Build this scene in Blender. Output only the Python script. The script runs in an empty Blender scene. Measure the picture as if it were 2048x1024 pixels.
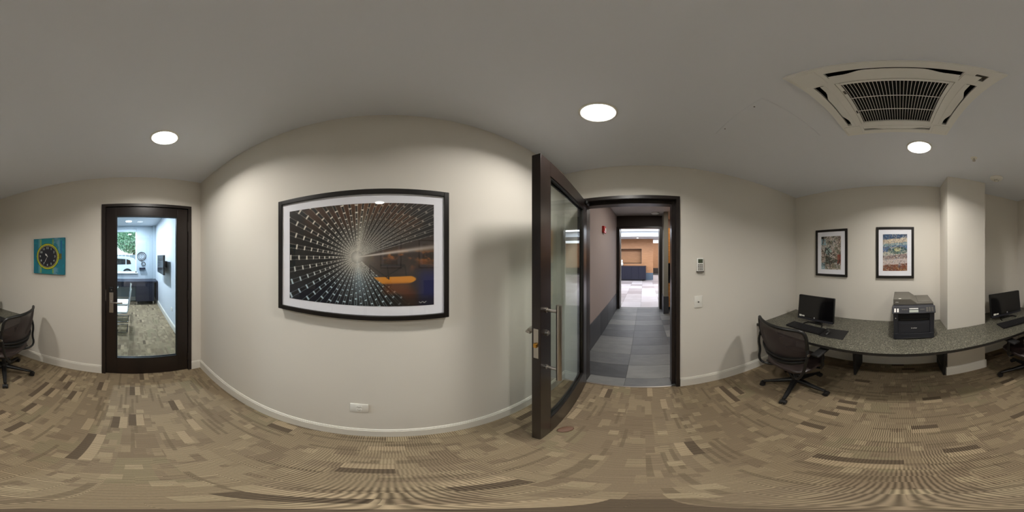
import bpy, bmesh, math, random
import numpy as np
from mathutils import Vector, Matrix
R = math.radians
PI = math.pi
random.seed(7)
rng = np.random.RandomState(5)
sc = bpy.context.scene
C = sc.collection

# ------------------------------------------------------------------ camera
CH = 1.58
cam = bpy.data.cameras.new('camera'); co = bpy.data.objects.new('camera', cam); C.objects.link(co)
cam.type = 'PANO'
cam.panorama_type = 'EQUIRECTANGULAR'
cam.clip_start = 0.02; cam.clip_end = 300
co.location = (0, 0, CH); co.rotation_euler = (R(90), 0, -R((1024 - 776) * 360 / 2048))
sc.camera = co
sc.view_settings.view_transform = 'Standard'; sc.view_settings.look = 'None'
sc.view_settings.gamma = 1; sc.view_settings.use_curve_mapping = False
sc.view_settings.exposure = 0.0
# ------------------------------------------------------------------ sky
w = bpy.data.worlds.new('sky'); sc.world = w; w.use_nodes = True
nt = w.node_tree
bg = nt.nodes['Background']; bg.inputs[1].default_value = 3.4
tc = nt.nodes.new('ShaderNodeTexCoord'); sp = nt.nodes.new('ShaderNodeSeparateXYZ')
nt.links.new(tc.outputs['Generated'], sp.inputs[0])
rp = nt.nodes.new('ShaderNodeValToRGB')
rp.color_ramp.elements[0].position = 0.0; rp.color_ramp.elements[0].color = (.95, .98, 1, 1)
rp.color_ramp.elements[1].position = .7; rp.color_ramp.elements[1].color = (.42, .62, 1, 1)
nt.links.new(sp.outputs['Z'], rp.inputs[0]); nt.links.new(rp.outputs[0], bg.inputs[0])
# ------------------------------------------------------------------ lamps (the downlights, the lobby panels and the hall light get their light here)
RZ = 2.519                       # room ceiling
LAMPS = [(-1.035, .21, RZ, 10.8), (.745, .215, RZ, 10.8), (-.14, -1.18, RZ, 14.5)]
WARM = (1, .955, .89)
def lamp(name, x, y, z, e, col, size=.14, sy=None, shape='DISK', spread=180):
    l = bpy.data.lights.new(name, 'AREA'); l.shape = shape; l.size = size
    if sy: l.size_y = sy
    l.energy = e; l.color = col; l.spread = R(spread)
    o = bpy.data.objects.new(name, l); C.objects.link(o); o.location = (x, y, z)
    return o
for (x, y, z, e) in LAMPS: lamp('downlight_lamp', x, y, z - .02, e, WARM, spread=146)
lamp('hall_lamp', 3.0, -.4, 2.74, 20, (1, .95, .88))
lamp('hall_lamp', 4.3, -1.3, 2.74, 10, (1, .9, .75))
lamp('lobby_lamp', 7.9, .6, 2.98, 250, (.86, .91, 1), 2.2, 6, 'RECTANGLE')
lamp('lobby_lamp', 12.3, -1.6, 2.98, 90, (.86, .91, 1), 1.6, 6, 'RECTANGLE')
lamp('conference_lamp', -3.75, -.1, 2.6, 62, (.74, .82, 1), .16)
lamp('conference_lamp', -4.9, -.1, 2.6, 62, (.74, .82, 1), .16)
lp = lamp('window_portal', -5.72, -.9, 1.76, 1, (1, 1, 1), 1.5, 2.1, 'RECTANGLE'); lp.rotation_euler = (0, R(-90), 0); lp.data.cycles.is_portal = True

# ------------------------------------------------------------------ materials
def srgb(r, g, b):
    f = lambda c: ((c / 255 + .055) / 1.055) ** 2.4 if c > 10 else c / 255 / 12.92
    return (f(r), f(g), f(b), 1)
def mat(name, col, rough=.6, metal=0, noise=0, nscale=20, bump=0, bscale=200, coat=0, spec=.5):
    m = bpy.data.materials.new(name); m.use_nodes = True; t = m.node_tree; b = t.nodes['Principled BSDF']
    b.inputs['Base Color'].default_value = col; b.inputs['Roughness'].default_value = rough
    b.inputs['Metallic'].default_value = metal; b.inputs['Coat Weight'].default_value = coat
    b.inputs['Specular IOR Level'].default_value = spec
    g = t.nodes.new('ShaderNodeNewGeometry')
    n = t.nodes.new('ShaderNodeTexNoise'); n.inputs['Scale'].default_value = nscale; n.inputs['Detail'].default_value = 4
    t.links.new(g.outputs['Position'], n.inputs['Vector'])
    mx = t.nodes.new('ShaderNodeMix'); mx.data_type = 'RGBA'; mx.blend_type = 'MULTIPLY'; mx.inputs[0].default_value = 1
    cr = t.nodes.new('ShaderNodeMapRange'); cr.inputs[3].default_value = 1 - noise; cr.inputs[4].default_value = 1 + noise
    t.links.new(n.outputs[0], cr.inputs[0]); mx.inputs[6].default_value = col
    cc = t.nodes.new('ShaderNodeCombineColor')
    for i in range(3): t.links.new(cr.outputs[0], cc.inputs[i])
    t.links.new(cc.outputs[0], mx.inputs[7]); t.links.new(mx.outputs[2], b.inputs['Base Color'])
    if bump:
        n2 = t.nodes.new('ShaderNodeTexNoise'); n2.inputs['Scale'].default_value = bscale
        t.links.new(g.outputs['Position'], n2.inputs['Vector'])
        bp = t.nodes.new('ShaderNodeBump'); bp.inputs['Strength'].default_value = bump; bp.inputs['Distance'].default_value = .002
        t.links.new(n2.outputs[0], bp.inputs['Height']); t.links.new(bp.outputs[0], b.inputs['Normal'])
    return m
def emis(name, col, s):
    m = bpy.data.materials.new(name); m.use_nodes = True; t = m.node_tree; b = t.nodes['Principled BSDF']
    b.inputs['Base Color'].default_value = (.8, .8, .8, 1); b.inputs['Emission Color'].default_value = col; b.inputs['Emission Strength'].default_value = s
    return m
def glass(name, tint=(1, 1, 1, 1), gain=1.0):
    m = bpy.data.materials.new(name); m.use_nodes = True; t = m.node_tree; t.nodes.remove(t.nodes['Principled BSDF'])
    o = t.nodes['Material Output']; tr = t.nodes.new('ShaderNodeBsdfTransparent'); tr.inputs[0].default_value = tint
    gl = t.nodes.new('ShaderNodeBsdfGlossy'); gl.inputs['Roughness'].default_value = 0
    fr = t.nodes.new('ShaderNodeFresnel'); gg = t.nodes.new('ShaderNodeNewGeometry'); io = t.nodes.new('ShaderNodeMapRange')
    io.inputs[3].default_value = 1.5; io.inputs[4].default_value = 1 / 1.5; t.links.new(gg.outputs['Backfacing'], io.inputs[0]); t.links.new(io.outputs[0], fr.inputs[0])
    mu = t.nodes.new('ShaderNodeMath'); mu.operation = 'MULTIPLY'; mu.inputs[1].default_value = gain; mu.use_clamp = True
    t.links.new(fr.outputs[0], mu.inputs[0])
    mx = t.nodes.new('ShaderNodeMixShader'); t.links.new(mu.outputs[0], mx.inputs[0]); t.links.new(tr.outputs[0], mx.inputs[1]); t.links.new(gl.outputs[0], mx.inputs[2])
    t.links.new(mx.outputs[0], o.inputs[0])
    return m
def mesh_fabric():
    m = mat('chair_mesh', srgb(56, 46, 45), .75); t = m.node_tree; o = t.nodes['Material Output']; b = t.nodes['Principled BSDF']
    tr = t.nodes.new('ShaderNodeBsdfTransparent'); mx = t.nodes.new('ShaderNodeMixShader'); mx.inputs[0].default_value = .84
    t.links.new(tr.outputs[0], mx.inputs[1]); t.links.new(b.outputs[0], mx.inputs[2]); t.links.new(mx.outputs[0], o.inputs[0])
    return m
def print_mat(name, rough=.5):
    m = bpy.data.materials.new(name); m.use_nodes = True; t = m.node_tree; b = t.nodes['Principled BSDF']; b.inputs['Roughness'].default_value = rough
    a = t.nodes.new('ShaderNodeAttribute'); a.attribute_name = 'print'; t.links.new(a.outputs['Color'], b.inputs['Base Color'])
    return m
def tile_mat(name, c0, c1, c2, rough=.5, scale=5):
    m = bpy.data.materials.new(name); m.use_nodes = True; t = m.node_tree; b = t.nodes['Principled BSDF']; b.inputs['Roughness'].default_value = rough
    oi = t.nodes.new('ShaderNodeObjectInfo'); g = t.nodes.new('ShaderNodeNewGeometry')
    n = t.nodes.new('ShaderNodeTexNoise'); n.inputs['Scale'].default_value = scale; n.inputs['Detail'].default_value = 6; n.inputs['Roughness'].default_value = .65
    mp = t.nodes.new('ShaderNodeMapping'); mp.inputs['Scale'].default_value = (1.6, .7, 1)
    t.links.new(g.outputs['Position'], mp.inputs[0]); t.links.new(mp.outputs[0], n.inputs['Vector'])
    ra = t.nodes.new('ShaderNodeMath'); ra.operation = 'MULTIPLY_ADD'; ra.inputs[1].default_value = 1.3; ra.inputs[2].default_value = -.15; t.links.new(oi.outputs['Random'], ra.inputs[0]); a = t.nodes.new('ShaderNodeMath'); a.operation = 'ADD'; t.links.new(ra.outputs[0], a.inputs[0]); t.links.new(n.outputs[0], a.inputs[1])
    s = t.nodes.new('ShaderNodeMath'); s.operation = 'MULTIPLY'; s.inputs[1].default_value = .5; t.links.new(a.outputs[0], s.inputs[0])
    r = t.nodes.new('ShaderNodeValToRGB'); r.color_ramp.elements[0].position = .2; r.color_ramp.elements[0].color = c0
    r.color_ramp.elements[1].position = .8; r.color_ramp.elements[1].color = c2
    e = r.color_ramp.elements.new(.5); e.color = c1
    t.links.new(s.outputs[0], r.inputs[0]); t.links.new(r.outputs[0], b.inputs['Base Color'])
    bp = t.nodes.new('ShaderNodeBump'); bp.inputs['Strength'].default_value = .3; bp.inputs['Distance'].default_value = .004
    t.links.new(n.outputs[0], bp.inputs['Height']); t.links.new(bp.outputs[0], b.inputs['Normal'])
    return m
def wood_mat(name, ca, cb, rough=.45, sc_=(1, 1, 14)):
    m = bpy.data.materials.new(name); m.use_nodes = True; t = m.node_tree; b = t.nodes['Principled BSDF']; b.inputs['Roughness'].default_value = rough
    g = t.nodes.new('ShaderNodeNewGeometry'); mp = t.nodes.new('ShaderNodeMapping'); mp.inputs['Scale'].default_value = sc_
    n = t.nodes.new('ShaderNodeTexNoise'); n.inputs['Scale'].default_value = 2.2; n.inputs['Detail'].default_value = 6
    t.links.new(g.outputs['Position'], mp.inputs[0]); t.links.new(mp.outputs[0], n.inputs['Vector'])
    r = t.nodes.new('ShaderNodeValToRGB'); r.color_ramp.elements[0].position = .35; r.color_ramp.elements[0].color = ca
    r.color_ramp.elements[1].position = .65; r.color_ramp.elements[1].color = cb
    t.links.new(n.outputs[0], r.inputs[0]); t.links.new(r.outputs[0], b.inputs['Base Color'])
    return m
def carpet_mat():
    m = bpy.data.materials.new('carpet'); m.use_nodes = True; t = m.node_tree; b = t.nodes['Principled BSDF']
    b.inputs['Roughness'].default_value = .95; b.inputs['Specular IOR Level'].default_value = .1
    N = t.nodes.new; L = t.links.new
    g = N('ShaderNodeNewGeometry'); s = N('ShaderNodeSeparateXYZ'); L(g.outputs['Position'], s.inputs[0])
    def M(op, a, b_=None, c=None):
        n = N('ShaderNodeMath'); n.operation = op
        for i, v in enumerate((a, b_, c)):
            if v is None: continue
            if isinstance(v, (int, float)): n.inputs[i].default_value = v
            else: L(v, n.inputs[i])
        return n.outputs[0]
    def cell(x, y, sx, sy, ph, jit=.5):
        fy = M('FLOOR', M('ADD', M('DIVIDE', y, sy), ph))
        wn = N('ShaderNodeTexWhiteNoise'); wn.noise_dimensions = '1D'; L(M('ADD', fy, ph * 13.7), wn.inputs['W'])
        fx = M('FLOOR', M('ADD', M('DIVIDE', x, sx), M('MULTIPLY', wn.outputs['Value'], jit * 7)))
        cv = N('ShaderNodeCombineXYZ'); L(fx, cv.inputs[0]); L(fy, cv.inputs[1]); cv.inputs[2].default_value = ph
        w2 = N('ShaderNodeTexWhiteNoise'); w2.noise_dimensions = '3D'; L(cv.outputs[0], w2.inputs['Vector'])
        return w2.outputs['Value']
    X, Y = s.outputs['X'], s.outputs['Y']
    def ramp(v, st):
        r = N('ShaderNodeValToRGB'); r.color_ramp.interpolation = 'CONSTANT'
        while len(r.color_ramp.elements) < len(st): r.color_ramp.elements.new(.5)
        for e, (p, c) in zip(r.color_ramp.elements, st): e.position = p; e.color = c
        L(v, r.inputs[0]); return r.outputs[0]
    def mixc(f, a, b_, bt='MIX'):
        n = N('ShaderNodeMix'); n.data_type = 'RGBA'; n.blend_type = bt
        for i, v in ((0, f), (6, a), (7, b_)):
            if isinstance(v, (int, float)): n.inputs[i].default_value = v
            elif isinstance(v, tuple): n.inputs[i].default_value = v
            else: L(v, n.inputs[i])
        return n.outputs[2]
    t1, t2, t3, t4 = srgb(136, 121, 98), srgb(130, 115, 94), srgb(142, 127, 103), srgb(124, 109, 89)
    dk, lt = srgb(96, 84, 69), srgb(157, 140, 114)
    big = ramp(cell(X, Y, .27, .17, 1.3), [(0, t1), (.3, t2), (.55, t3), (.75, t4), (.9, srgb(132, 120, 96))])
    # medium patches
    md = cell(X, Y, .085, .06, 4.1)
    mdc = ramp(cell(X, Y, .085, .06, 5.7), [(0, t2), (.3, t3), (.6, t4), (.85, t1)])
    col = mixc(M('GREATER_THAN', md, .62), big, mdc)
    # thin tracks
    th = cell(X, Y, .22, .018, 8.3)
    col = mixc(M('MULTIPLY', M('GREATER_THAN', th, .90), .7), col, srgb(112, 99, 80))
    th2 = cell(X, Y, .05, .05, 9.4); 
    col = mixc(M('GREATER_THAN', th2, .95), col, srgb(152, 137, 111))
    # dark strip with a light strip beside it
    pr = cell(X, Y, .15, .10, 2.2)
    fy = M('FRACT', M('ADD', M('DIVIDE', Y, .10), 2.2))
    on = M('GREATER_THAN', pr, .935)
    col = mixc(M('MULTIPLY', on, M('LESS_THAN', fy, .46)), col, dk)
    on2 = M('GREATER_THAN', pr, .915)
    col = mixc(M('MULTIPLY', on2, M('MULTIPLY', M('GREATER_THAN', fy, .46), M('LESS_THAN', fy, .92))), col, lt)
    # fine ribs running along Y, shifted patch by patch
    ph = M('MULTIPLY', cell(X, Y, .085, .06, 11.9), 1.0)
    wv = M('SINE', M('ADD', M('MULTIPLY', X, 2 * PI / .0115), M('MULTIPLY', ph, 6.28)))
    amp = M('ADD', .16, M('MULTIPLY', cell(X, Y, .27, .17, 12.6), .32))
    rib = M('ADD', 1.0, M('MULTIPLY', wv, amp))
    cc = N('ShaderNodeCombineColor'); [L(rib, cc.inputs[i]) for i in range(3)]
    col = mixc(1.0, col, cc.outputs[0], 'MULTIPLY')
    nz = N('ShaderNodeTexNoise'); nz.inputs['Scale'].default_value = 260; L(g.outputs['Position'], nz.inputs['Vector'])
    mr = N('ShaderNodeMapRange'); mr.inputs[3].default_value = .8; mr.inputs[4].default_value = 1.2; L(nz.outputs[0], mr.inputs[0])
    cc2 = N('ShaderNodeCombineColor'); [L(mr.outputs[0], cc2.inputs[i]) for i in range(3)]
    col = mixc(1.0, col, cc2.outputs[0], 'MULTIPLY')
    L(col, b.inputs['Base Color'])
    return m
def granite_mat():
    m = bpy.data.materials.new('granite_laminate'); m.use_nodes = True; t = m.node_tree; b = t.nodes['Principled BSDF']; b.inputs['Roughness'].default_value = .38
    g = t.nodes.new('ShaderNodeNewGeometry')
    n = t.nodes.new('ShaderNodeTexVoronoi'); n.inputs['Scale'].default_value = 170; t.links.new(g.outputs['Position'], n.inputs['Vector'])
    sp = t.nodes.new('ShaderNodeSeparateColor'); t.links.new(n.outputs['Color'], sp.inputs[0])
    r = t.nodes.new('ShaderNodeValToRGB'); e = r.color_ramp.elements
    e[0].position = .1; e[0].color = srgb(60, 58, 52); e[1].position = .97; e[1].color = srgb(150, 147, 132)
    k = e.new(.55); k.color = srgb(88, 86, 74)
    k = e.new(.82); k.color = srgb(110, 108, 94)
    t.links.new(sp.outputs[0], r.inputs[0]); t.links.new(r.outputs[0], b.inputs['Base Color'])
    return m

M_wall = mat('wall_paint', srgb(223, 218, 208), .85, noise=.015, nscale=3, bump=.15, bscale=500)
M_ceil = mat('ceiling_paint', srgb(233, 236, 243), .9, noise=.01, nscale=2)
M_base = mat('baseboard_paint', srgb(226, 222, 212), .45)
M_dark = wood_mat('espresso_wood', srgb(27, 20, 18), srgb(36, 26, 22), .3, (3, 3, .6))
M_frame = mat('dark_metal_frame', srgb(38, 31, 28), .35)
M_black = mat('black_plastic', srgb(15, 15, 15), .45)
M_black2 = mat('soft_black_plastic', srgb(25, 24, 24), .6)
M_gun = mat('charcoal_plastic', srgb(36, 37, 44), .5)
M_grey = mat('warm_grey_plastic', srgb(98, 94, 86), .5)
M_white = mat('white_plastic', srgb(232, 230, 222), .4)
M_acw = mat('ivory_plastic', srgb(240, 239, 234), .45)
M_steel = mat('brushed_steel', srgb(190, 184, 176), .28, 1)
M_chrome = mat('chrome', srgb(215, 215, 215), .08, 1)
M_brass = mat('brass', srgb(200, 150, 70), .3, 1)
M_void = mat('dark_cavity', srgb(14, 13, 13), .9)
M_carpet = carpet_mat()
M_granite = granite_mat()
M_edge = mat('desk_edge', srgb(38, 36, 34), .5)
M_leather = mat('brown_leather', srgb(52, 42, 40), .38, noise=.1, nscale=30)
M_mesh = mesh_fabric()
M_glass = glass('clear_glass', (.93, .97, .95, 1))
M_pglass = glass('picture_glass', (1, 1, 1, 1), 1.0)
M_mat = mat('mat_board', srgb(244, 245, 252), .8)
M_pframe = mat('black_picture_frame', srgb(24, 20, 18), .35)
M_slate = tile_mat('slate_tile', srgb(60, 61, 62), srgb(90, 91, 91), srgb(122, 122, 118), .5, 4)
M_slated = tile_mat('dark_slate_tile', srgb(44, 45, 47), srgb(56, 57, 60), srgb(70, 72, 76), .5, 4)
M_stone = tile_mat('pale_stone_tile', srgb(150, 140, 140), srgb(176, 168, 168), srgb(198, 192, 194), .4, 3)
M_grout = mat('grout', srgb(84, 84, 82), .9)
M_hall = mat('taupe_paint', srgb(166, 152, 146), .8)
M_hallc = mat('hall_ceiling_paint', srgb(190, 186, 182), .9)
M_brown = mat('dark_brown_paint', srgb(64, 54, 48), .6)
M_grn = mat('grey_green_paint', srgb(146, 142, 128), .8)
M_oak = wood_mat('oak_panel', srgb(172, 124, 86), srgb(190, 142, 102), .5, (1, 1.4, 24))
M_orange = wood_mat('orange_maple', srgb(196, 130, 60), srgb(220, 154, 80), .45)
M_navy = mat('navy_laminate', srgb(26, 28, 44), .4)
M_blue = mat('blue_grey_stone', srgb(92, 108, 124), .5)
M_conf = mat('pale_blue_paint', srgb(208, 214, 220), .85)
M_confg = mat('grey_blue_paint', srgb(168, 180, 188), .85)
M_lens = emis('lamp_lens', (1, .98, .94, 1), 9)
M_panel = emis('luminous_panel', (.92, .96, 1, 1), 2.2)
M_red = mat('red_plastic', srgb(196, 44, 40), .4)
M_print = print_mat('glossy_print', .5)
M_rubber = mat('brown_rubber', srgb(112, 82, 64), .6)
M_screen = mat('screen', srgb(10, 10, 12), .12)
M_leaf = mat('leaves', srgb(158, 194, 156), .6, noise=.35, nscale=3)
M_bark = mat('bark', srgb(96, 80, 66), .9)
M_road = mat('road', srgb(150, 150, 150), .9)
M_carw = mat('white_car_paint', srgb(240, 240, 242), .25)
M_tglass = glass('teal_table_glass', (.55, .85, .8, 1), 1.5)

# ------------------------------------------------------------------ helpers
def smooth_path(P, n):
    for _ in range(n):
        Q = [P[0]]
        for a, b in zip(P, P[1:]): Q += [a * .75 + b * .25, a * .25 + b * .75]
        P = Q + [P[-1]]
    return P
class MB:
    def __init__(s): s.b = bmesh.new()
    def box(s, x0, x1, y0, y1, z0, z1, mtx=None):
        vs = [s.b.verts.new((x, y, z)) for x in (x0, x1) for y in (y0, y1) for z in (z0, z1)]
        for f in ((0, 1, 3, 2), (4, 6, 7, 5), (0, 4, 5, 1), (2, 3, 7, 6), (0, 2, 6, 4), (1, 5, 7, 3)):
            s.b.faces.new([vs[i] for i in f])
        if mtx: bmesh.ops.transform(s.b, matrix=mtx, verts=vs)
        return s
    def rbox(s, x0, x1, y0, y1, z0, z1, r=.01, seg=3, mtx=None):
        t = bmesh.new()
        vs = [t.verts.new((x, y, z)) for x in (x0, x1) for y in (y0, y1) for z in (z0, z1)]
        for f in ((0, 1, 3, 2), (4, 6, 7, 5), (0, 4, 5, 1), (2, 3, 7, 6), (0, 2, 6, 4), (1, 5, 7, 3)):
            t.faces.new([vs[i] for i in f])
        bmesh.ops.bevel(t, geom=list(t.edges), offset=r, segments=seg, profile=.5, affect='EDGES')
        if mtx: bmesh.ops.transform(t, matrix=mtx, verts=t.verts)
        s.merge(t); return s
    def merge(s, t):
        me = bpy.data.meshes.new('tmp'); t.to_mesh(me); t.free(); s.b.from_mesh(me); bpy.data.meshes.remove(me)
    def cyl(s, p0, p1, r0, r1=None, n=20, caps=True):
        r1 = r0 if r1 is None else r1
        p0 = Vector(p0); p1 = Vector(p1); d = (p1 - p0).normalized()
        a = d.orthogonal().normalized(); c = d.cross(a)
        A = [s.b.verts.new(p0 + (a * math.cos(2 * PI * i / n) + c * math.sin(2 * PI * i / n)) * r0) for i in range(n)]
        B = [s.b.verts.new(p1 + (a * math.cos(2 * PI * i / n) + c * math.sin(2 * PI * i / n)) * r1) for i in range(n)]
        for i in range(n): s.b.faces.new((A[i], A[(i + 1) % n], B[(i + 1) % n], B[i]))
        if caps: s.b.faces.new(A[::-1]); s.b.faces.new(B)
        return s
    def tube(s, pts, r, n=8, closed=False, flat=1.0, up=(0, 0, 1)):
        P = [Vector(p) for p in pts]; rings = []
        rr = r if isinstance(r, (list, tuple)) else [r] * len(P)
        up = Vector(up)
        for i, p in enumerate(P):
            a = P[(i - 1) % len(P)] if (closed or i > 0) else P[i]
            b_ = P[(i + 1) % len(P)] if (closed or i < len(P) - 1) else P[i]
            d = (b_ - a).normalized()
            u = d.cross(up)
            if u.length < .05: u = d.cross(Vector((0, 1, 0)))
            u.normalize(); v = u.cross(d).normalized()
            rings.append([s.b.verts.new(p + u * math.cos(2 * PI * k / n) * rr[i] * flat + v * math.sin(2 * PI * k / n) * rr[i]) for k in range(n)])
        m = len(P)
        for i in range(m if closed else m - 1):
            A = rings[i]; B = rings[(i + 1) % m]
            for k in range(n): s.b.faces.new((A[k], A[(k + 1) % n], B[(k + 1) % n], B[k]))
        if not closed: s.b.faces.new(rings[0][::-1]); s.b.faces.new(rings[-1])
        return s
    def lathe(s, prof, c, n=32, axis='Z'):
        c = Vector(c); rings = []
        for (r, z) in prof:
            ring = []
            for k in range(n):
                a = 2 * PI * k / n
                p = Vector((r * math.cos(a), r * math.sin(a), z))
                if axis == 'Y': p = Vector((p.x, p.z, p.y))
                if axis == 'X': p = Vector((p.z, p.x, p.y))
                ring.append(s.b.verts.new(c + p))
            rings.append(ring)
        for A, B in zip(rings, rings[1:]):
            for k in range(n): s.b.faces.new((A[k], A[(k + 1) % n], B[(k + 1) % n], B[k]))
        s.b.faces.new(rings[0][::-1]); s.b.faces.new(rings[-1])
        return s
    def prism(s, poly, z0, z1, mtx=None):
        A = [s.b.verts.new((x, y, z0)) for x, y in poly]; B = [s.b.verts.new((x, y, z1)) for x, y in poly]
        s.b.faces.new(A[::-1]); s.b.faces.new(B); n = len(A)
        for i in range(n): s.b.faces.new((A[i], A[(i + 1) % n], B[(i + 1) % n], B[i]))
        if mtx: bmesh.ops.transform(s.b, matrix=mtx, verts=A + B)
        return s
    def grid(s, f, nu, nv):
        V = [[s.b.verts.new(f(i / nu, j / nv)) for j in range(nv + 1)] for i in range(nu + 1)]
        for i in range(nu):
            for j in range(nv): s.b.faces.new((V[i][j], V[i + 1][j], V[i + 1][j + 1], V[i][j + 1]))
        return s
    def xf(s, m): bmesh.ops.transform(s.b, matrix=m, verts=s.b.verts); return s
    def mk(s, name, m, parent=None, smooth=False, bevel=0):
        if bevel: bmesh.ops.bevel(s.b, geom=list(s.b.edges), offset=bevel, segments=2, profile=.5, affect='EDGES')
        bmesh.ops.recalc_face_normals(s.b, faces=s.b.faces)
        me = bpy.data.meshes.new(name); s.b.to_mesh(me); s.b.free(); me.materials.append(m)
        if smooth:
            me.shade_smooth()
            try: me.set_sharp_from_angle(angle=R(35))
            except Exception: pass
        o = bpy.data.objects.new(name, me); C.objects.link(o); o.parent = parent
        return o
def thing(name, label, cat, group=None):
    o = bpy.data.objects.new(name, None); C.objects.link(o); o.empty_display_size = .1
    return tag(o, label, cat, group)
def tag(o, label, cat, group=None):
    o['label'] = label; o['category'] = cat
    if group: o['group'] = group
    return o
def kids(o): return [x for x in bpy.data.objects if x.parent == o]
def settle(root, loc):
    loc = Vector(loc); root.location = loc; done = set()
    def rec(o):
        for c in kids(o):
            if c.type == 'MESH' and c.data.name not in done:
                c.data.transform(Matrix.Translation(-loc)); done.add(c.data.name)
            rec(c)
    rec(root); return root
def copy_tree(o, parent=None):
    c = o.copy(); C.objects.link(c); c.parent = parent
    for ch in kids(o): copy_tree(ch, c)
    return c
def struct(o): o['kind'] = 'structure'; return o
def text_mb(txt, size, ext=.0006):
    cu = bpy.data.curves.new('t', 'FONT'); cu.body = txt; cu.size = size; cu.extrude = ext; cu.align_x = 'CENTER'; cu.align_y = 'CENTER'; cu.resolution_u = 3
    o = bpy.data.objects.new('t', cu); C.objects.link(o)
    dg = bpy.context.evaluated_depsgraph_get(); me = bpy.data.meshes.new_from_object(o.evaluated_get(dg))
    m = MB(); m.b.from_mesh(me); bpy.data.objects.remove(o); bpy.data.meshes.remove(me); bpy.data.curves.remove(cu)
    return m
def frame_m(origin, u, v):           # local (x,y,z) -> origin + x*u + y*v + z*(u x v)
    u = Vector(u).normalized(); v = Vector(v).normalized(); n = u.cross(v)
    m = Matrix((u, v, n)).transposed().to_4x4(); m.translation = Vector(origin); return m
def print_plane(name, F, w_, h_, nx, ny, fn, parent, z=0.0, m_=None):
    us = (np.arange(nx + 1)) / nx; vs = (np.arange(ny + 1)) / ny
    U, V = np.meshgrid(us, vs)
    P = np.stack([(U - .5) * w_, (V - .5) * h_, np.full_like(U, z)], -1).reshape(-1, 3)
    Mx = np.array(F); P = P @ Mx[:3, :3].T + Mx[:3, 3]
    i = np.arange(ny)[:, None] * (nx + 1) + np.arange(nx)[None, :]; i = i.ravel()
    Fc = np.stack([i, i + 1, i + nx + 2, i + nx + 1], 1)
    me = bpy.data.meshes.new(name); me.from_pydata(P.tolist(), [], Fc.tolist())
    c = np.clip(fn(U, V), 0, 1); lin = np.where(c > .04045, ((c + .055) / 1.055) ** 2.4, c / 12.92)
    at = me.color_attributes.new('print', 'FLOAT_COLOR', 'POINT')
    at.data.foreach_set('color', np.concatenate([lin.reshape(-1, 3), np.ones(((nx + 1) * (ny + 1), 1))], 1).ravel().astype(np.float32))
    me.materials.append(m_ or M_print)
    o = bpy.data.objects.new(name, me); C.objects.link(o); o.parent = parent
    return o

# ================================================================== SETTING
XW, XE, YS, YN = -1.786, 1.51, -2.03, .80
def room_part(name, m, boxes, kind=True, parent=None):
    b = MB()
    for q in boxes: b.box(*q)
    o = b.mk(name, m, parent)
    if kind and not parent: struct(o)
    return o
room_part('floor', M_carpet, [(-1.926, XE + .005, YS, YN, -.08, 0)])
# ceiling with the opening for the cassette
cx0, cx1, cy0, cy1 = -.255, .291, -.935, -.389
room_part('ceiling', M_ceil, [(-1.926, cx0, YS, YN, RZ, RZ + .1), (cx1, 1.66, YS, YN, RZ, RZ + .1), (cx0, cx1, YS, cy0, RZ, RZ + .1), (cx0, cx1, cy1, YN, RZ, RZ + .1)])
room_part('wall_north', M_wall, [(-1.926, 1.66, YN, YN + .15, -.08, RZ + .1)])
room_part('wall_east', M_wall, [(XE, 1.66, YS, -.32, -.08, 2.62), (XE, 1.66, .625, YN, -.08, 2.62), (XE, 1.66, -.32, .625, 2.155, 2.62)])
room_part('wall_south', M_wall, [(-1.926, 1.66, YS - .15, YS, -.08, 2.62)])
room_part('wall_west', M_wall, [(-1.926, XW, YS, -.315, -.08, 2.62), (-1.926, XW, .66, YN, -.08, 2.62), (-1.926, XW, -.315, .66, 2.16, 2.62)])
room_part('wall_pillar', M_wall, [(-.974, -.508, YS, -1.695, 0, RZ)])
def bboard(name, segs, h=.14, t=.014):
    b = MB()
    for (x0, y0, x1, y1, nx, ny) in segs:
        for (hh, tt, z0) in ((h - .022, t, 0), (h - .008, t * .72, h - .022), (h, t * .45, h - .008)):
            X0, X1 = sorted((x0, x1)); Y0, Y1 = sorted((y0, y1))
            if nx > 0: X1 = X0 + tt
            if nx < 0: X0 = X1 - tt
            if ny > 0: Y1 = Y0 + tt
            if ny < 0: Y0 = Y1 - tt
            b.box(X0, X1, Y0, Y1, z0, hh)
    return struct(b.mk(name, M_base))
bboard('baseboard_north', [(XW, YN, XE, YN, 0, -1)])
bboard('baseboard_east', [(XE, YS, XE, -.34, -1, 0), (XE, .66, XE, YN, -1, 0)])
bboard('baseboard_south', [(-.508, YS, XE, YS, 0, 1), (XW, YS, -.974, YS, 0, 1)])
bboard('baseboard_west', [(XW, YS, XW, -.335, 1, 0), (XW, .678, XW, YN, 1, 0)])
bboard('baseboard_pillar', [(-.988, -1.695, -.494, -1.695, 0, 1), (-.508, -1.695, -.508, YS, 1, 0), (-.974, -1.695, -.974, YS, -1, 0)])

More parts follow.
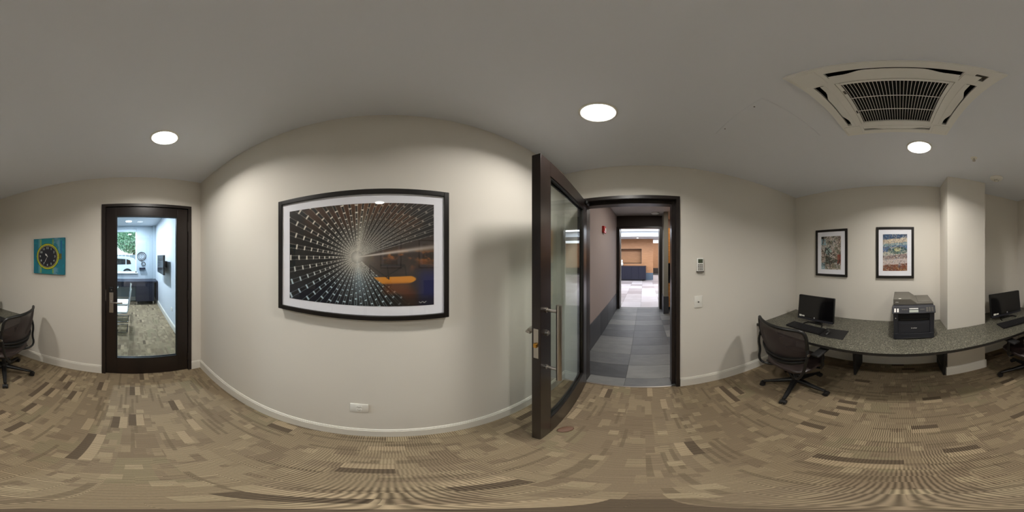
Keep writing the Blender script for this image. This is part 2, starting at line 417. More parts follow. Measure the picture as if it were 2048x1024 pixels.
# east door frame (trim_1): casing on the room face, jambs through the wall, stops behind the leaf
def door_frame(name, sx, X0, Xf, yo0, yo1, yr0, yr1, ys0, ys1, zt, zr, zs, stop0, stop1):
    b = MB()
    xa, xb = sorted((X0, X0 - sx * .014))
    b.box(xa, xb, yo0, yr0, 0, zt); b.box(xa, xb, yr1, yo1, 0, zt); b.box(xa, xb, yr0, yr1, zr, zt)
    xa, xb = sorted((X0, Xf))
    b.box(xa, xb, yr0 - .018, yr0, 0, zr + .018); b.box(xa, xb, yr1, yr1 + .018, 0, zr + .018); b.box(xa, xb, yr0, yr1, zr, zr + .018)
    xa, xb = sorted((stop0, stop1))
    b.box(xa, xb, yr0, ys0, 0, zr); b.box(xa, xb, ys1, yr1, 0, zr); b.box(xa, xb, ys0, ys1, zs, zr)
    xa, xb = sorted((Xf, Xf + sx * .014))
    b.box(xa, xb, yo0, yr0, 0, zt); b.box(xa, xb, yr1, yo1, 0, zt); b.box(xa, xb, yr0, yr1, zr, zt)
    return struct(b.mk(name, M_frame))
door_frame('trim_1', 1, XE, 1.66, -.336, .648, -.30, .607, -.267, .572, 2.168, 2.135, 2.102, 1.562, 1.66)
MB().box(1.560, 1.575, -.304, -.3, .98, 1.16).mk('strike_plate', M_steel, bpy.data.objects['trim_1'])
struct(MB().box(XE, XE + .016, -.30, .607, -.001, .006).mk('trim_2', M_steel))

# ---- open glazed door leaf
def door_leaf(name, label, width, H, z0, stile_a, stile_b, gz0, gz1, T):
    """local: x 0..width from hinge to free edge, y 0..T thickness (0 = room-side face), z up"""
    r = thing(name, label, 'door'); r['kind'] = 'structure'
    for (n, bx) in (('stile', (0, stile_b)), ('stile', (width - stile_a, width))):
        MB().box(bx[0], bx[1], 0, T, z0, H).mk(n, M_dark, r, bevel=.002)
    MB().box(stile_b, width - stile_a, 0, T, z0, gz0).mk('bottom_rail', M_dark, r)
    MB().box(stile_b, width - stile_a, 0, T, gz1, H).mk('top_rail', M_dark, r)
    b = MB()
    for yy in ((.004, .014), (T - .014, T - .004)):
        b.box(stile_b, stile_b + .012, *yy, gz0, gz1); b.box(width - stile_a - .012, width - stile_a, *yy, gz0, gz1)
        b.box(stile_b, width - stile_a, *yy, gz0, gz0 + .012); b.box(stile_b, width - stile_a, *yy, gz1 - .012, gz1)
    b.mk('glazing_bead', M_black, r)
    MB().box(stile_b + .001, width - stile_a - .001, T / 2 - .003, T / 2 + .003, gz0 + .001, gz1 - .001).mk('glass_pane', M_glass, r)
    return r
T = .048; LW = .915
leaf = door_leaf('door_1', 'open glazed dark wood door with a long steel pull handle', LW, 2.128, .008, .105, .115, .275, 2.03, T)
# pull handle on the y=T side (hall side)
ph = MB(); hx = LW - .058
ph.cyl((hx, T + .068, .85), (hx, T + .068, 1.34), .0145, n=24).mk('pull_handle', M_steel, leaf, True)
for z in (.935, 1.305):
    MB().cyl((hx, T, z), (hx, T + .06, z), .0085).cyl((hx, T, z), (hx, T + .006, z), .014).mk('handle_standoff', M_steel, leaf, True)
MB().box(LW - .0005, LW + .0018, T / 2 - .013, T / 2 + .013, 1.03, 1.215).mk('latch_plate', M_steel, leaf)
MB().rbox(LW, LW + .013, T / 2 - .009, T / 2 + .009, 1.105, 1.13, .003).mk('latch_bolt', M_brass, leaf)
for z in (1.04, 1.205): MB().cyl((LW + .001, T / 2, z), (LW + .003, T / 2, z), .004, n=10).mk('screw', M_steel, leaf)
MB().cyl((hx + .003, T, 1.175), (hx + .003, T + .012, 1.175), .015).cyl((hx + .003, T, 1.175), (hx + .003, T + .018, 1.175), .008).mk('lock_cylinder', M_steel, leaf, True)
MB().rbox(hx - .026, hx + .026, -.010, 0, .98, 1.23, .004).mk('escutcheon', M_steel, leaf)
MB().cyl((hx, -.01, 1.165), (hx, -.058, 1.165), .011).tube([(hx, -.056, 1.165), (hx - .03, -.062, 1.165), (hx - .07, -.062, 1.165), (hx - .12, -.058, 1.165), (hx - .125, -.04, 1.165)], .009, 10).tube([(hx, -.056, 1.165), (hx + .02, -.054, 1.165), (hx + .024, -.03, 1.165)], .008, 8).mk('lever_handle', M_steel, leaf, True)
# top pivot hinge and closer arm
MB().rbox(-.045, .06, T - .03, T + .012, 2.128, 2.15, .008).mk('top_pivot', M_frame, leaf, True)
MB().rbox(.0, .075, T + .0, T + .03, 2.085, 2.125, .01).mk('pivot_cover', M_black, leaf, True)
for z in (.25, 1.1, 1.9): MB().cyl((-.004, -.006, z - .05), (-.004, -.006, z + .05), .007, n=12).mk('hinge', M_frame, leaf)
th = R(7)
leaf.location = (1.505, .603, 0)
# local +x -> (-cos7,-sin7); local +y -> (sin7,-cos7)
leaf.rotation_euler = (0, 0, PI + th)

# rubber doorstop on the carpet
tg = MB().lathe([(.0, 0), (.036, 0), (.04, .006), (.036, .014), (.018, .02), (.001, .021)], (0, 0, 0), 24)
o = tg.mk('door_stop', M_rubber, None, True); o.location = (.775, .405, 0); o.scale = (1.25, .8, 1); o.rotation_euler = (0, 0, R(-35))
tag(o, 'brown rubber door stop on the carpet beneath the open glazed door', 'door stop')

# west door: frame and closed glazed leaf
door_frame('trim_3', -1, XW, -1.926, -.333, .677, -.292, .638, -.262, .608, 2.172, 2.14, 2.11, -1.852, -1.926)
leaf2 = door_leaf('door_2', 'closed glazed dark wood door with a lever handle beside the watch canvas', .922, 2.134, .008, .112, .122, .275, 2.035, .048)
leaf2.location = (XW - .002, .634, 0); leaf2.rotation_euler = (0, 0, -PI / 2)
# local x -> -Y world ; local y -> +X?  rotation -90: x->(0,-1), y->(1,0); leaf must go towards -X, so mirror by using negative y
for c in kids(leaf2):
    c.data.transform(Matrix.Scale(-1, 4, Vector((0, 1, 0)))); c.data.flip_normals()
hx2 = .922 - .06
MB().rbox(hx2 - .024, hx2 + .024, 0, .012, .93, 1.175, .004).mk('escutcheon', M_steel, leaf2)
MB().rbox(hx2 - .024, hx2 + .024, 0, .022, 1.175, 1.235, .006).mk('card_reader', M_black, leaf2)
MB().cyl((hx2 - .004, .022, 1.205), (hx2 - .004, .025, 1.205), .005).mk('indicator', M_steel, leaf2)
MB().cyl((hx2 + .002, .01, 1.065), (hx2 + .002, .055, 1.065), .012).tube([(hx2 + .002, .052, 1.065), (hx2 - .03, .056, 1.065), (hx2 - .1, .056, 1.062), (hx2 - .122, .045, 1.062)], .009, 10).mk('lever_handle', M_steel, leaf2, True)
MB().box(.9215, .934, -.004, .003, 1.07, 1.20).mk('edge_strip', M_steel, leaf2)
for z in (.25, 1.12, 1.92): MB().cyl((-.003, .008, z - .055), (-.003, .008, z + .055), .007, n=12).mk('hinge', M_frame, leaf2)

# ================================================================== HALL (beyond the east door)
HZ = 2.77
room_part('wall_hall_north', M_hall, [(1.66, 4.85, .79, .94, -.08, HZ + .1)])
room_part('wall_hall_south', M_hall, [(1.66, 5.3, -1.75, -1.6, -.08, HZ + .1)])
room_part('wall_hall_west', M_hall, [(1.655, 1.66, -1.6, -.36, 0, HZ), (1.655, 1.66, .66, .79, 0, HZ), (1.655, 1.66, -.36, .66, 2.2, HZ)])
room_part('ceiling_hall', M_hallc, [(1.5, 5.3, -1.75, .94, HZ, HZ + .1), ])
room_part('wall_hall_header', M_brown, [(4.70, 4.85, -.635, .79, 2.43, HZ)])
room_part('wall_hall_stub', M_grn, [(4.24, 4.85, -.635, -.52, 0, HZ)])
room_part('wall_niche_east', M_hall, [(5.15, 5.3, -1.6, -.635, 0, HZ)])
room_part('wall_niche_north', M_hall, [(4.85, 5.15, -.645, -.6, 0, HZ)])
b = MB(); b.box(4.66, 4.86, .70, .79, 0, 2.43); b.box(4.66, 4.86, -.52, -.44, 0, 2.43); b.box(4.66, 4.86, -.44, .70, 2.39, 2.44)
struct(b.mk('trim_4', M_frame))
b = MB(); b.box(4.87, 4.9, .69, .71, 0, 2.40); b.box(4.87, 4.9, -.45, -.43, 0, 2.4); b.mk('inner_edge', M_white, bpy.data.objects['trim_4'])
fh = room_part('floor_hall', M_grout, [(XE + .005, 4.86, -1.6, .79, -.08, -.006)])
def tiles(parent, x0, y0, tx, ty, X0, X1, Y0, Y1, m, z0, z1, gap=.0025, holes=()):
    cache = {}
    i0 = math.floor((X0 - x0) / tx); i1 = math.ceil((X1 - x0) / tx); j0 = math.floor((Y0 - y0) / ty); j1 = math.ceil((Y1 - y0) / ty)
    for i in range(i0, i1):
        for j in range(j0, j1):
            a, b_ = max(X0, x0 + i * tx), min(X1, x0 + (i + 1) * tx); c, d = max(Y0, y0 + j * ty), min(Y1, y0 + (j + 1) * ty)
            if b_ - a < .02 or d - c < .02: continue
            if any(h[0] < (a + b_) / 2 < h[1] and h[2] < (c + d) / 2 < h[3] for h in holes): continue
            k = (round(b_ - a, 4), round(d - c, 4))
            if k not in cache:
                o = MB().box(-k[0] / 2 + gap / 2, k[0] / 2 - gap / 2, -k[1] / 2 + gap / 2, k[1] / 2 - gap / 2, z0, z1).mk('tile', m, parent, bevel=.0015)
                cache[k] = o
            else:
                o = cache[k].copy(); C.objects.link(o)
            o.location = ((a + b_) / 2, (c + d) / 2, 0)
tiles(fh, 1.69, .19, .3, .6, XE + .018, 1.69, -.267, .572, M_slate, -.008, 0)
tiles(fh, 1.69, .19, .3, .6, 1.69, 4.86, -.7, .79, M_slate, -.008, 0)
tiles(fh, 1.69, .19, .3, .6, 3.2, 4.86, -1.6, -.7, M_slate, -.008, 0)
# slate wainscot tiles on the hall wall and around the stub
wn = bpy.data.objects['wall_hall_north']; k = 0; x = 1.66
proto = MB().box(.002, .598, .778, .79, .002, .497).mk('tile', M_slated, wn, bevel=.0015)
proto.location.x = 1.66
for i in range(1, 5):
    q = proto.copy(); C.objects.link(q); q.location.x = 1.66 + .6 * i
ws = bpy.data.objects['wall_hall_stub']
MB().box(4.228, 4.24, -.647, -.508, 0, .497).mk('tile', M_slated, ws, bevel=.0015)
MB().box(4.24, 4.66, -.52, -.508, 0, .497).mk('tile', M_slated, ws, bevel=.0015)
# kitchenette in the niche
kt = thing('base_cabinet', 'orange maple base cabinet with black worktop in the hall niche', 'cabinet')
MB().box(4.56, 5.14, -1.58, -.66, .09, .82).mk('carcass', M_orange, kt)
MB().box(4.6, 5.14, -1.58, -.66, 0, .09).mk('plinth', M_black, kt)
for (a, b_) in ((-1.57, -1.13), (-1.11, -.67)): MB().box(4.54, 4.56, a, b_, .1, .81).mk('door', M_orange, kt, bevel=.002)
MB().box(4.53, 5.14, -1.59, -.65, .82, .87).mk('worktop', M_black, kt)
MB().box(5.12, 5.145, -1.59, -.65, .87, 1.37).mk('splashback', M_black, kt)
settle(kt, (4.85, -1.12, 0))
ku = thing('wall_cabinet', 'orange maple wall cabinet hanging above the black worktop', 'cabinet')
MB().box(4.66, 5.14, -1.58, -.66, 1.37, 2.4).mk('carcass', M_orange, ku)
for (a, b_) in ((-1.57, -1.13), (-1.11, -.67)): MB().box(4.64, 4.66, a, b_, 1.38, 2.39).mk('door', M_orange, ku, bevel=.002)
settle(ku, (4.9, -1.12, 1.37))
fa = thing('fire_alarm', 'red fire alarm sounder on the taupe hall wall', 'alarm')
MB().rbox(2.99, 3.15, .745, .79, 2.03, 2.16, .006).mk('housing', M_red, fa)
MB().cyl((3.07, .745, 2.095), (3.07, .735, 2.095), .035).mk('strobe', M_white, fa, True)
settle(fa, (3.07, .79, 2.03))
hl = thing('hall_ceiling_light', 'round frosted ceiling light in the hall', 'light')
MB().lathe([(.11, HZ), (.11, HZ - .015), (.09, HZ - .03), (.001, HZ - .035)], (4.4, -.3, 0)).mk('diffuser', M_white, hl, True)
settle(hl, (4.4, -.3, HZ))

# ================================================================== LOBBY
fl = room_part('floor_lobby', M_grout, [(4.86, 15.2, -6, 5, -.08, -.006)])
tiles(fl, 4.86, .1, .6, .6, 4.86, 13.4, -3.5, 2.5, M_stone, -.006, 0, .004)
room_part('wall_lobby_west', M_hall, [(4.85, 4.95, .79, 5, 0, 3.0), (4.85, 4.95, -6, -1.6, 0, 3), (5.3, 5.32, -1.6, -.6, 0, 3), (4.85, 4.95, -.635, .79, 2.77, 3.0)])
b = MB().box(10.7, 11.6, -.6, .18 - .0, 0, 2.7).box(10.7, 11.6, 1.78, 3.6, 0, 2.7)
b.box(10.7, 11.6, .18, 1.78, 0, 1.11).box(10.7, 11.6, .18, 1.78, 2.03, 2.7).box(11.1, 11.6, .18, 1.78, 1.11, 2.03)
ow = struct(b.mk('wall_lobby_oak', M_oak))
b = MB(); b.box(10.69, 11.1, .16, .18, 1.09, 2.05); b.box(10.69, 11.1, 1.78, 1.8, 1.09, 2.05); b.box(10.69, 11.1, .18, 1.78, 2.03, 2.05); b.box(10.69, 11.1, .18, 1.78, 1.09, 1.11)
b.mk('niche_frame', M_brown, ow)
x = -.6
for i in range(3): MB().box(10.688, 10.7, -.6 + .4 * i + .002, -.2 + .4 * i - .002, 0, .47).mk('tile', M_blue, ow)
room_part('wall_lobby_east', M_oak, [(14.6, 14.8, -6, 5, .5, 2.75)])
room_part('wall_lobby_plinth', M_brown, [(14.56, 14.8, -6, 5, 0, .5)])
room_part('wall_lobby_south', M_wall, [(4.85, 14.8, -6.1, -6, 0, 3.1)])
room_part('wall_lobby_north', M_wall, [(4.85, 14.8, 5, 5.1, 0, 3.1)])
room_part('ceiling_lobby', M_conf, [(4.85, 14.8, -6, 5, 3.02, 3.1), (9.3, 11.6, -6, 5, 2.7, 3.02), (4.85, 6.2, -6, 5, 2.78, 3.02)])
lpn = thing('luminous_ceiling_panel', 'long luminous ceiling panel over the pale lobby floor', 'light')
MB().box(6.5, 9.1, -3.4, 4, 2.99, 3.02).mk('diffuser', M_panel, lpn)
settle(lpn, (7.8, .3, 3.02))
lpn = thing('luminous_ceiling_panel', 'luminous ceiling panel behind the oak lobby wall', 'light')
MB().box(11.8, 13.6, -5, 2, 2.99, 3.02).mk('diffuser', M_panel, lpn)
settle(lpn, (12.7, -1.5, 3.02))
cb = thing('lobby_cabinet', 'low black cabinet standing against the oak lobby wall', 'cabinet')
MB().box(10.25, 10.68, -.12, 1.7, .07, .92).mk('carcass', M_navy, cb)
MB().box(10.3, 10.66, .1, 1.66, 0, .07).mk('plinth', M_black, cb)
MB().box(10.23, 10.685, -.14, 1.72, .92, .945).mk('top', M_navy, cb)
for i in range(4): MB().box(10.237, 10.25, -.11 + .45 * i, .33 + .45 * i, .09, .91).mk('door', M_navy, cb, bevel=.003)
settle(cb, (10.45, .8, 0))
vs = MB().lathe([(.05, 0), (.09, .05), (.1, .12), (.05, .2), (.04, .25), (.07, .32), (.05, .38), (.001, .4)], (0, 0, 0), 20).mk('vase', M_white, None, True)
vs.location = (10.42, 1.42, .9455); tag(vs, 'white sculptural vase on the low black lobby cabinet', 'vase')
ob = MB().lathe([(.05, 0), (.05, .008), (.001, .01)], (0, 0, 0), 24).mk('lobby_downlight', M_lens, None)
ob.rotation_euler = (PI, 0, 0); ob.location = (10.1, .4, 2.7); tag(ob, 'small round downlight in the soffit before the oak wall', 'light')

# ================================================================== CONFERENCE ROOM (beyond the west door)
CZ = 2.64; XF = -5.65
room_part('floor_conference', M_carpet, [(XF, -1.926, -2.9, .82, -.08, 0)])
room_part('ceiling_conference', M_conf, [(XF - .2, -1.926, -3, .97, CZ, CZ + .1)])
room_part('wall_conference_north', M_conf, [(XF - .2, -1.926, .82, .97, -.08, CZ + .1)])
room_part('wall_conference_south', M_conf, [(XF - .2, -1.926, -3.05, -2.9, -.08, CZ + .1)])
room_part('wall_conference_east', M_conf, [(-1.93, -1.926, -2.9, -.35, 0, CZ), (-1.93, -1.926, .69, .82, 0, CZ), (-1.93, -1.926, -.35, .69, 2.2, CZ)])
room_part('wall_conference_west', M_confg, [(XF - .2, XF, .157, .82, 0, CZ), (XF - .2, XF, -2.9, -2.0, 0, CZ), (XF - .2, XF, -2.0, .157, 0, 1.0), (XF - .2, XF, -2.0, .157, 2.53, CZ)])
struct(MB().box(XF, XF + .1, .715, .82, .79, CZ).mk('trim_5', M_confg))
bboard('baseboard_conference', [(XF, .82, -1.93, .82, 0, -1), (XF, -2.9, XF, .8, 1, 0)])
wi = struct(thing('window_1', 'large window of the conference room', 'window')); del wi['category']; del wi['label']
b = MB(); b.box(XF - .1, XF - .05, .12, .157, 1.0, 2.53); b.box(XF - .1, XF - .05, -2.0, -1.96, 1.0, 2.53); b.box(XF - .1, XF - .05, -2, .157, 2.49, 2.53); b.box(XF - .1, XF - .05, -2, .157, 1.0, 1.04); b.box(XF - .1, XF - .05, -1.0, -.96, 1.0, 2.53)
b.mk('window_frame', M_white, wi)
MB().box(XF - .02, XF + .05, -2.03, .2, .975, 1.0).mk('window_sill', M_white, wi)
MB().box(XF - .077, XF - .073, -1.98, .13, 1.03, 2.5).mk('glass_pane', M_glass, wi)
MB().box(XF - .04, XF - .01, -1.98, .15, 2.42, 2.52).mk('roller_blind', M_confg, wi)
sh = thing('window_counter', 'long navy counter shelf beneath the conference window', 'counter')
MB().box(XF + .015, -5.05, -2.85, .80, .75, .785).mk('worktop', M_navy, sh)
MB().box(-5.12, -5.1, -2.85, .27, .60, .75).mk('apron', M_navy, sh)
MB().box(-5.6, -5.06, .77, .80, 0.15, .75).mk('end_panel', M_navy, sh)
settle(sh, (-5.35, -1, 0))
cd = thing('mini_credenza', 'small navy cabinet on chrome feet under the window counter', 'cabinet')
MB().box(-5.55, -5.09, .12, .70, .12, .745).mk('carcass', M_navy, cd)
MB().box(-5.09, -5.075, .13, .69, .13, .735).mk('door', M_navy, cd, bevel=.003)
for x in (-5.5, -5.13):
    for y in (.15, .67): MB().cyl((x, y, 0), (x, y, .12), .014, n=12).mk('foot', M_chrome, cd)
settle(cd, (-5.3, .4, 0))
tv = thing('television', 'black flat television on a bracket on the conference wall', 'television')
MB().rbox(-4.22, -3.42, .665, .705, 1.165, 1.60, .006).mk('housing', M_black, tv)
MB().box(-4.2, -3.44, .663, .6655, 1.185, 1.58).mk('screen', M_screen, tv)
MB().box(-3.98, -3.66, .705, .74, 1.25, 1.52).box(-3.9, -3.74, .74, .82, 1.3, 1.46).mk('bracket', M_black2, tv)
settle(tv, (-3.82, .7, 1.165))
wo = thing('wall_socket', 'white twin socket low on the conference wall', 'socket')
MB().box(-3.36, -3.24, .814, .82, .40, .47).mk('plate', M_white, wo, bevel=.001)
settle(wo, (-3.3, .82, .40))
# metal wall art: two rings and a little shelf
wa = thing('ring_wall_art', 'round black ring wall art hanging beside the conference window', 'wall art')
b = MB()
def ring(b, cy, cz, r, t):
    b.tube([(XF + .02, cy + r * math.cos(2 * PI * k / 32), cz + r * math.sin(2 * PI * k / 32)) for k in range(32)], t, 6, True, up=(1, 0, 0))
ring(b, .335, 1.57, .145, .010); ring(b, .335, 1.57, .095, .007); b.mk('large_ring', M_black, wa)
b = MB(); ring(b, .395, 1.305, .065, .009); b.mk('small_ring', M_black, wa)
b = MB(); b.tube([(XF + .02, .335 + .03 * math.cos(k / 12 * 5), 1.57 + .045 * math.sin(k / 12 * 5)) for k in range(13)], .006, 6); b.mk('scroll', M_black, wa); b = MB()
b.tube([(XF + .02, .335, 1.42), (XF + .02, .35, 1.36), (XF + .02, .4, 1.24)], .006, 6); b.mk('hanger', M_black, wa)
settle(wa, (XF, .35, 1.2))
ws_ = MB().rbox(XF, XF + .1, .25, .46, 1.12, 1.18, .006).mk('small_shelf', M_navy); tag(ws_, 'small dark blue wall shelf below the ring wall art', 'shelf')
for i, x in enumerate((-3.75, -4.9)):
    r = thing('recessed_light', ['round downlight in the conference ceiling nearer the glazed door', 'round downlight in the conference ceiling near the window'][i], 'light', 'downlights of the conference room')
    MB().lathe([(.085, CZ), (.085, CZ - .012), (.001, CZ - .014)], (x, -.1, 0), 28).mk('lens', M_lens, r)
    settle(r, (x, -.1, CZ))
# glass table and cantilever chairs
tb = thing('glass_table', 'teal glass conference table with steel legs', 'table')
MB().box(-4.55, -2.6, -1.5, -.36, .725, .74).mk('glass_top', M_tglass, tb)
for x in (-4.45, -2.72):
    for y in (-1.4, -.8): MB().cyl((x, y, 0), (x, y, .725), .025).mk('leg', M_chrome, tb, True)
settle(tb, (-3.8, -1, 0))
def cant_chair(label):
    r = thing('conference_chair', label, 'chair', 'white chairs at the glass table')
    for s in (-1, 1):
        x = s * .21
        MB().tube([(x, -.22, .44), (x, .2, .44), (x, .24, .42), (x, .25, .38), (x, .25, .05), (x, .24, .02), (x, .2, .012), (x, -.22, .012)], .011, 8, up=(1, 0, 0)).mk('frame_tube', M_chrome, r, True)
        MB().tube([(x, -.2, .44), (x, -.235, .5), (x, -.27, .9)], .010, 8, up=(1, 0, 0)).mk('back_tube', M_chrome, r, True)
    MB().cyl((-.21, -.22, .012), (.21, -.22, .012), .011, n=8).mk('floor_bar', M_chrome, r, True)
    MB().rbox(-.205, .205, -.22, .23, .445, .475, .012).mk('seat', M_white, r, True)
    MB().grid(lambda u, v: ((u - .5) * .41, -.235 - .05 * v - .02 * math.sin(PI * u), .5 + .4 * v), 8, 8).mk('backrest', M_white, r, True)
    return r
c1 = cant_chair('white cantilever chair at the glass table, nearer the glazed door')
c1.rotation_euler = (0, 0, PI); c1.location = (-3.30, -.31, 0)
c2 = copy_tree(c1); c2['label'] = 'white cantilever chair at the glass table, nearer the window'; c2.location = (-3.88, -.31, 0)

# ================================================================== OUTSIDE THE WINDOW
room_part('ground', M_road, [(-60, -5.85, -40, 40, -.1, .12)])
car = thing('parked_car', 'white parked hatchback seen through the conference window', 'car')
# side profile in (y, z), extruded along x ; rear end at y=+.5
prof = [(.5, .3), (.52, .75), (.42, .95), (.12, 1.38), (-.4, 1.5), (-1.6, 1.52), (-2.2, 1.4), (-2.85, 1.02), (-3.7, .92), (-3.9, .7), (-3.92, .3)]
F = Matrix(((0, 0, 1, -12.3), (1, 0, 0, 0), (0, 1, 0, .0), (0, 0, 0, 1)))
MB().prism([(y, z + .05) for y, z in prof], 0, 1.7, F).mk('body', M_carw, car, bevel=.04)
for poly in ([(-.05, 1.05), (-.12, 1.3), (-.36, 1.38), (-.36, 1.03)], [(-.42, 1.03), (-.42, 1.38), (-1.05, 1.42), (-1.05, 1.02)], [(-1.12, 1.02), (-1.12, 1.42), (-1.75, 1.38), (-2.3, 1.05)]):
    MB().prism(poly, 1.695, 1.712, F).mk('window', M_screen, car)
for y in (-.3, -3.1):
    wl = MB().cyl((-10.8, y, .45), (-10.58, y, .45), .32, n=28).mk('wheel', M_black, car, True)
    MB().cyl((-10.6, y, .45), (-10.57, y, .45), .21, n=20).mk('hubcap', M_steel, wl)
settle(car, (-11.4, -1.7, .12))
def tree(x, y, h, rad, label, seed):
    r = thing('tree', label, 'tree', 'trees beyond the parked car'); rs = np.random.RandomState(seed)
    MB().tube([(x, y, .12), (x + .1, y + .05, h * .4), (x - .05, y, h * .75)], [.16, .12, .06], 8).mk('trunk', M_bark, r, True)
    n = 8000; d = rs.normal(size=(n, 3)); d /= np.linalg.norm(d, axis=1)[:, None]; rr = rad * rs.uniform(.25, 1, n) ** .5
    P = d * rr[:, None] * np.array([1, 1, .8]) + np.array([x, y, h * .75]); vs_, fs = [], []
    for i, p in enumerate(P):
        a = rs.normal(size=3); a /= np.linalg.norm(a); c = np.cross(a, rs.normal(size=3)); c /= np.linalg.norm(c); s_ = .1
        vs_ += [p - a * s_, p + c * s_ * .6, p + a * s_, p - c * s_ * .6]; fs.append([4 * i, 4 * i + 1, 4 * i + 2, 4 * i + 3])
    me = bpy.data.meshes.new('foliage'); me.from_pydata([tuple(v) for v in vs_], [], fs); me.materials.append(M_leaf)
    o = bpy.data.objects.new('foliage', me); C.objects.link(o); o.parent = r; o['kind'] = 'stuff'
    settle(r, (x, y, .12))
tree(-15.8, .15, 4.4, 1.9, 'leafy green tree beyond the parked car, filling the top of the window', 3)
tree(-18, -4.0, 4.6, 1.9, 'leafy green tree behind the parked car, next to the window edge', 4)
fc = thing('garden_fence', 'grey garden fence behind the parked car', 'fence')
for i in range(24):
    if i == 0: fp = MB().box(-15.03, -15, -5, -4.68, .12, 1.7).mk('slat', M_confg, fc)
    else:
        q = fp.copy(); C.objects.link(q); q.location.y = i * .34
settle(fc, (-15, -5, .12))

# ================================================================== CEILING FITTINGS
LN = ['recessed downlight above the watch canvas side of the room', 'recessed downlight in front of the open glazed door', 'recessed downlight beside the ceiling air conditioner']
for i, (x, y, z, e) in enumerate(LAMPS):
    r = thing('recessed_light', LN[i], 'light', 'recessed downlights of the office')
    b = MB(); b.lathe([(.095, RZ), (.095, RZ - .004), (.086, RZ - .009), (.078, RZ - .006)], (x, y, 0), 40); b.mk('trim_ring', M_white, r, True)
    MB().lathe([(.08, RZ - .004), (.078, RZ - .012), (.001, RZ - .0125)], (x, y, 0), 40).mk('lens', M_lens, r)
    settle(r, (x, y, RZ))
# air-conditioning cassette
AX, AY = .018, -.662; AZ0, AZ1 = RZ - .024, RZ - .001; HP = .3
ac = thing('ceiling_air_conditioner', 'square white ceiling air conditioner with a black grille and four louvres', 'air conditioner')
g = [-HP, -.262, -.222, -.186, .186, .222, .262, HP]
b = MB()
for i in range(7):
    for j in range(7):
        if 3 <= i <= 3 and j in (1, 5): continue          # slots
        if 3 <= j <= 3 and i in (1, 5): continue
        if 3 <= i <= 3 and 3 <= j <= 3: continue
        if i in (1, ) and j in (5, ): continue             # missing corner cover
        b.box(AX + g[i], AX + g[i + 1], AY + g[j], AY + g[j + 1], AZ0, AZ1)
bmesh.ops.remove_doubles(b.b, verts=b.b.verts, dist=.0001)
b.mk('panel', M_acw, ac)
b = MB()
zt = RZ + .18
for q in ((cx0 + .002, cx0 + .008, cy0 + .002, cy1 - .002, RZ, zt), (cx1 - .008, cx1 - .002, cy0 + .002, cy1 - .002, RZ, zt), (cx0 + .002, cx1 - .002, cy0 + .002, cy0 + .008, RZ, zt), (cx0 + .002, cx1 - .002, cy1 - .008, cy1 - .002, RZ, zt), (cx0 + .002, cx1 - .002, cy0 + .002, cy1 - .002, zt, zt + .006)): b.box(*q)
b.mk('cavity', M_void, ac)
# grille frame, filter, bars
b = MB(); gi = .17; go = .184
for q in ((-go, -gi, -go, go), (gi, go, -go, go), (-gi, gi, -go, -gi), (-gi, gi, gi, go)): b.box(AX + q[0], AX + q[1], AY + q[2], AY + q[3], AZ0 - .004, AZ0 + .01)
gf = b.mk('grille_frame', M_acw, ac, bevel=.0015)
MB().box(AX - go, AX + go, AY - go, AY + go, AZ0 + .02, AZ0 + .022).mk('filter', M_void, ac)
nb = 28; b0 = MB().box(-.0009, .0009, AY - gi, AY + gi, AZ0 - .001, AZ0 + .002).mk('grille_bar', M_acw, ac)
for i in range(nb):
    q = b0 if i == 0 else b0.copy()
    if i: C.objects.link(q)
    q.location.x = AX - gi + (i + .5) * 2 * gi / nb
for yy in (-.057, .057): MB().box(AX - gi, AX + gi, AY + yy - .0015, AY + yy + .0015, AZ0 - .002, AZ0 + .003).mk('cross_bar', M_acw, ac)
for (dx, dy) in ((.177, -.06), ): MB().box(AX + dx - .004, AX + dx + .002, AY + dy - .012, AY + dy + .012, AZ0 - .0055, AZ0 - .003).mk('grille_latch', M_gun, ac)
MB().rbox(AX + .171, AX + .18, AY + .1, AY + .125, AZ0 - .0055, AZ0 - .003, .001).mk('badge', M_grey, ac)
# louvres with their wavy free edge
for k in range(4):
    n = 24; inner = [(-.183 + .366 * i / n, .224) for i in range(n + 1)]
    outer = []
    for i in range(n + 1):
        t_ = i / n; w_ = max(0, min(1, (t_ - .12) / .18)) * max(0, min(1, (.88 - t_) / .18)); w_ = w_ * w_ * (3 - 2 * w_)
        outer.append((-.183 + .366 * t_, .238 + .018 * w_))
    M4 = Matrix.Translation((AX, AY, 0)) @ Matrix.Rotation(k * PI / 2, 4, 'Z')
    MB().prism(inner + outer[::-1], AZ0 - .002, AZ0 + .002, M4).mk('louvre', M_acw, ac)
    MB().box(-.186, .186, .220, .224, AZ0 - .002, AZ1, M4).mk('slot_lip', M_acw, ac)
# corner covers and the exposed corner
for (sx, sy) in ((1, 1), (1, -1), (-1, -1)):
    a = [AX + sx * .2, AX + sx * .288]; c = [AY + sy * .2, AY + sy * .288]
    MB().rbox(min(a), max(a), min(c), max(c), AZ0 - .003, AZ0 + .002, .0022, 2).mk('corner_cover', M_acw, ac)
MB().box(AX - .245, AX - .19, AY + .2, AY + .25, AZ0 - .004, AZ0 + .001).mk('sensor_cover', M_acw, ac, bevel=.0015)
MB().box(AX - .262, AX - .222, AY + .222, AY + .262, AZ0 + .014, AZ0 + .018).cyl((AX - .24, AY + .245, AZ0 + .001), (AX - .24, AY + .245, AZ0 + .02), .008).cyl((AX - .26, AY + .225, AZ0 + .003), (AX - .225, AY + .258, AZ0 + .003), .003, n=8).mk('corner_bracket', M_grey, ac)
settle(ac, (AX, AY, RZ))
hp = thing('ceiling_access_panel', 'flush painted access panel in the ceiling near the air conditioner', 'panel')
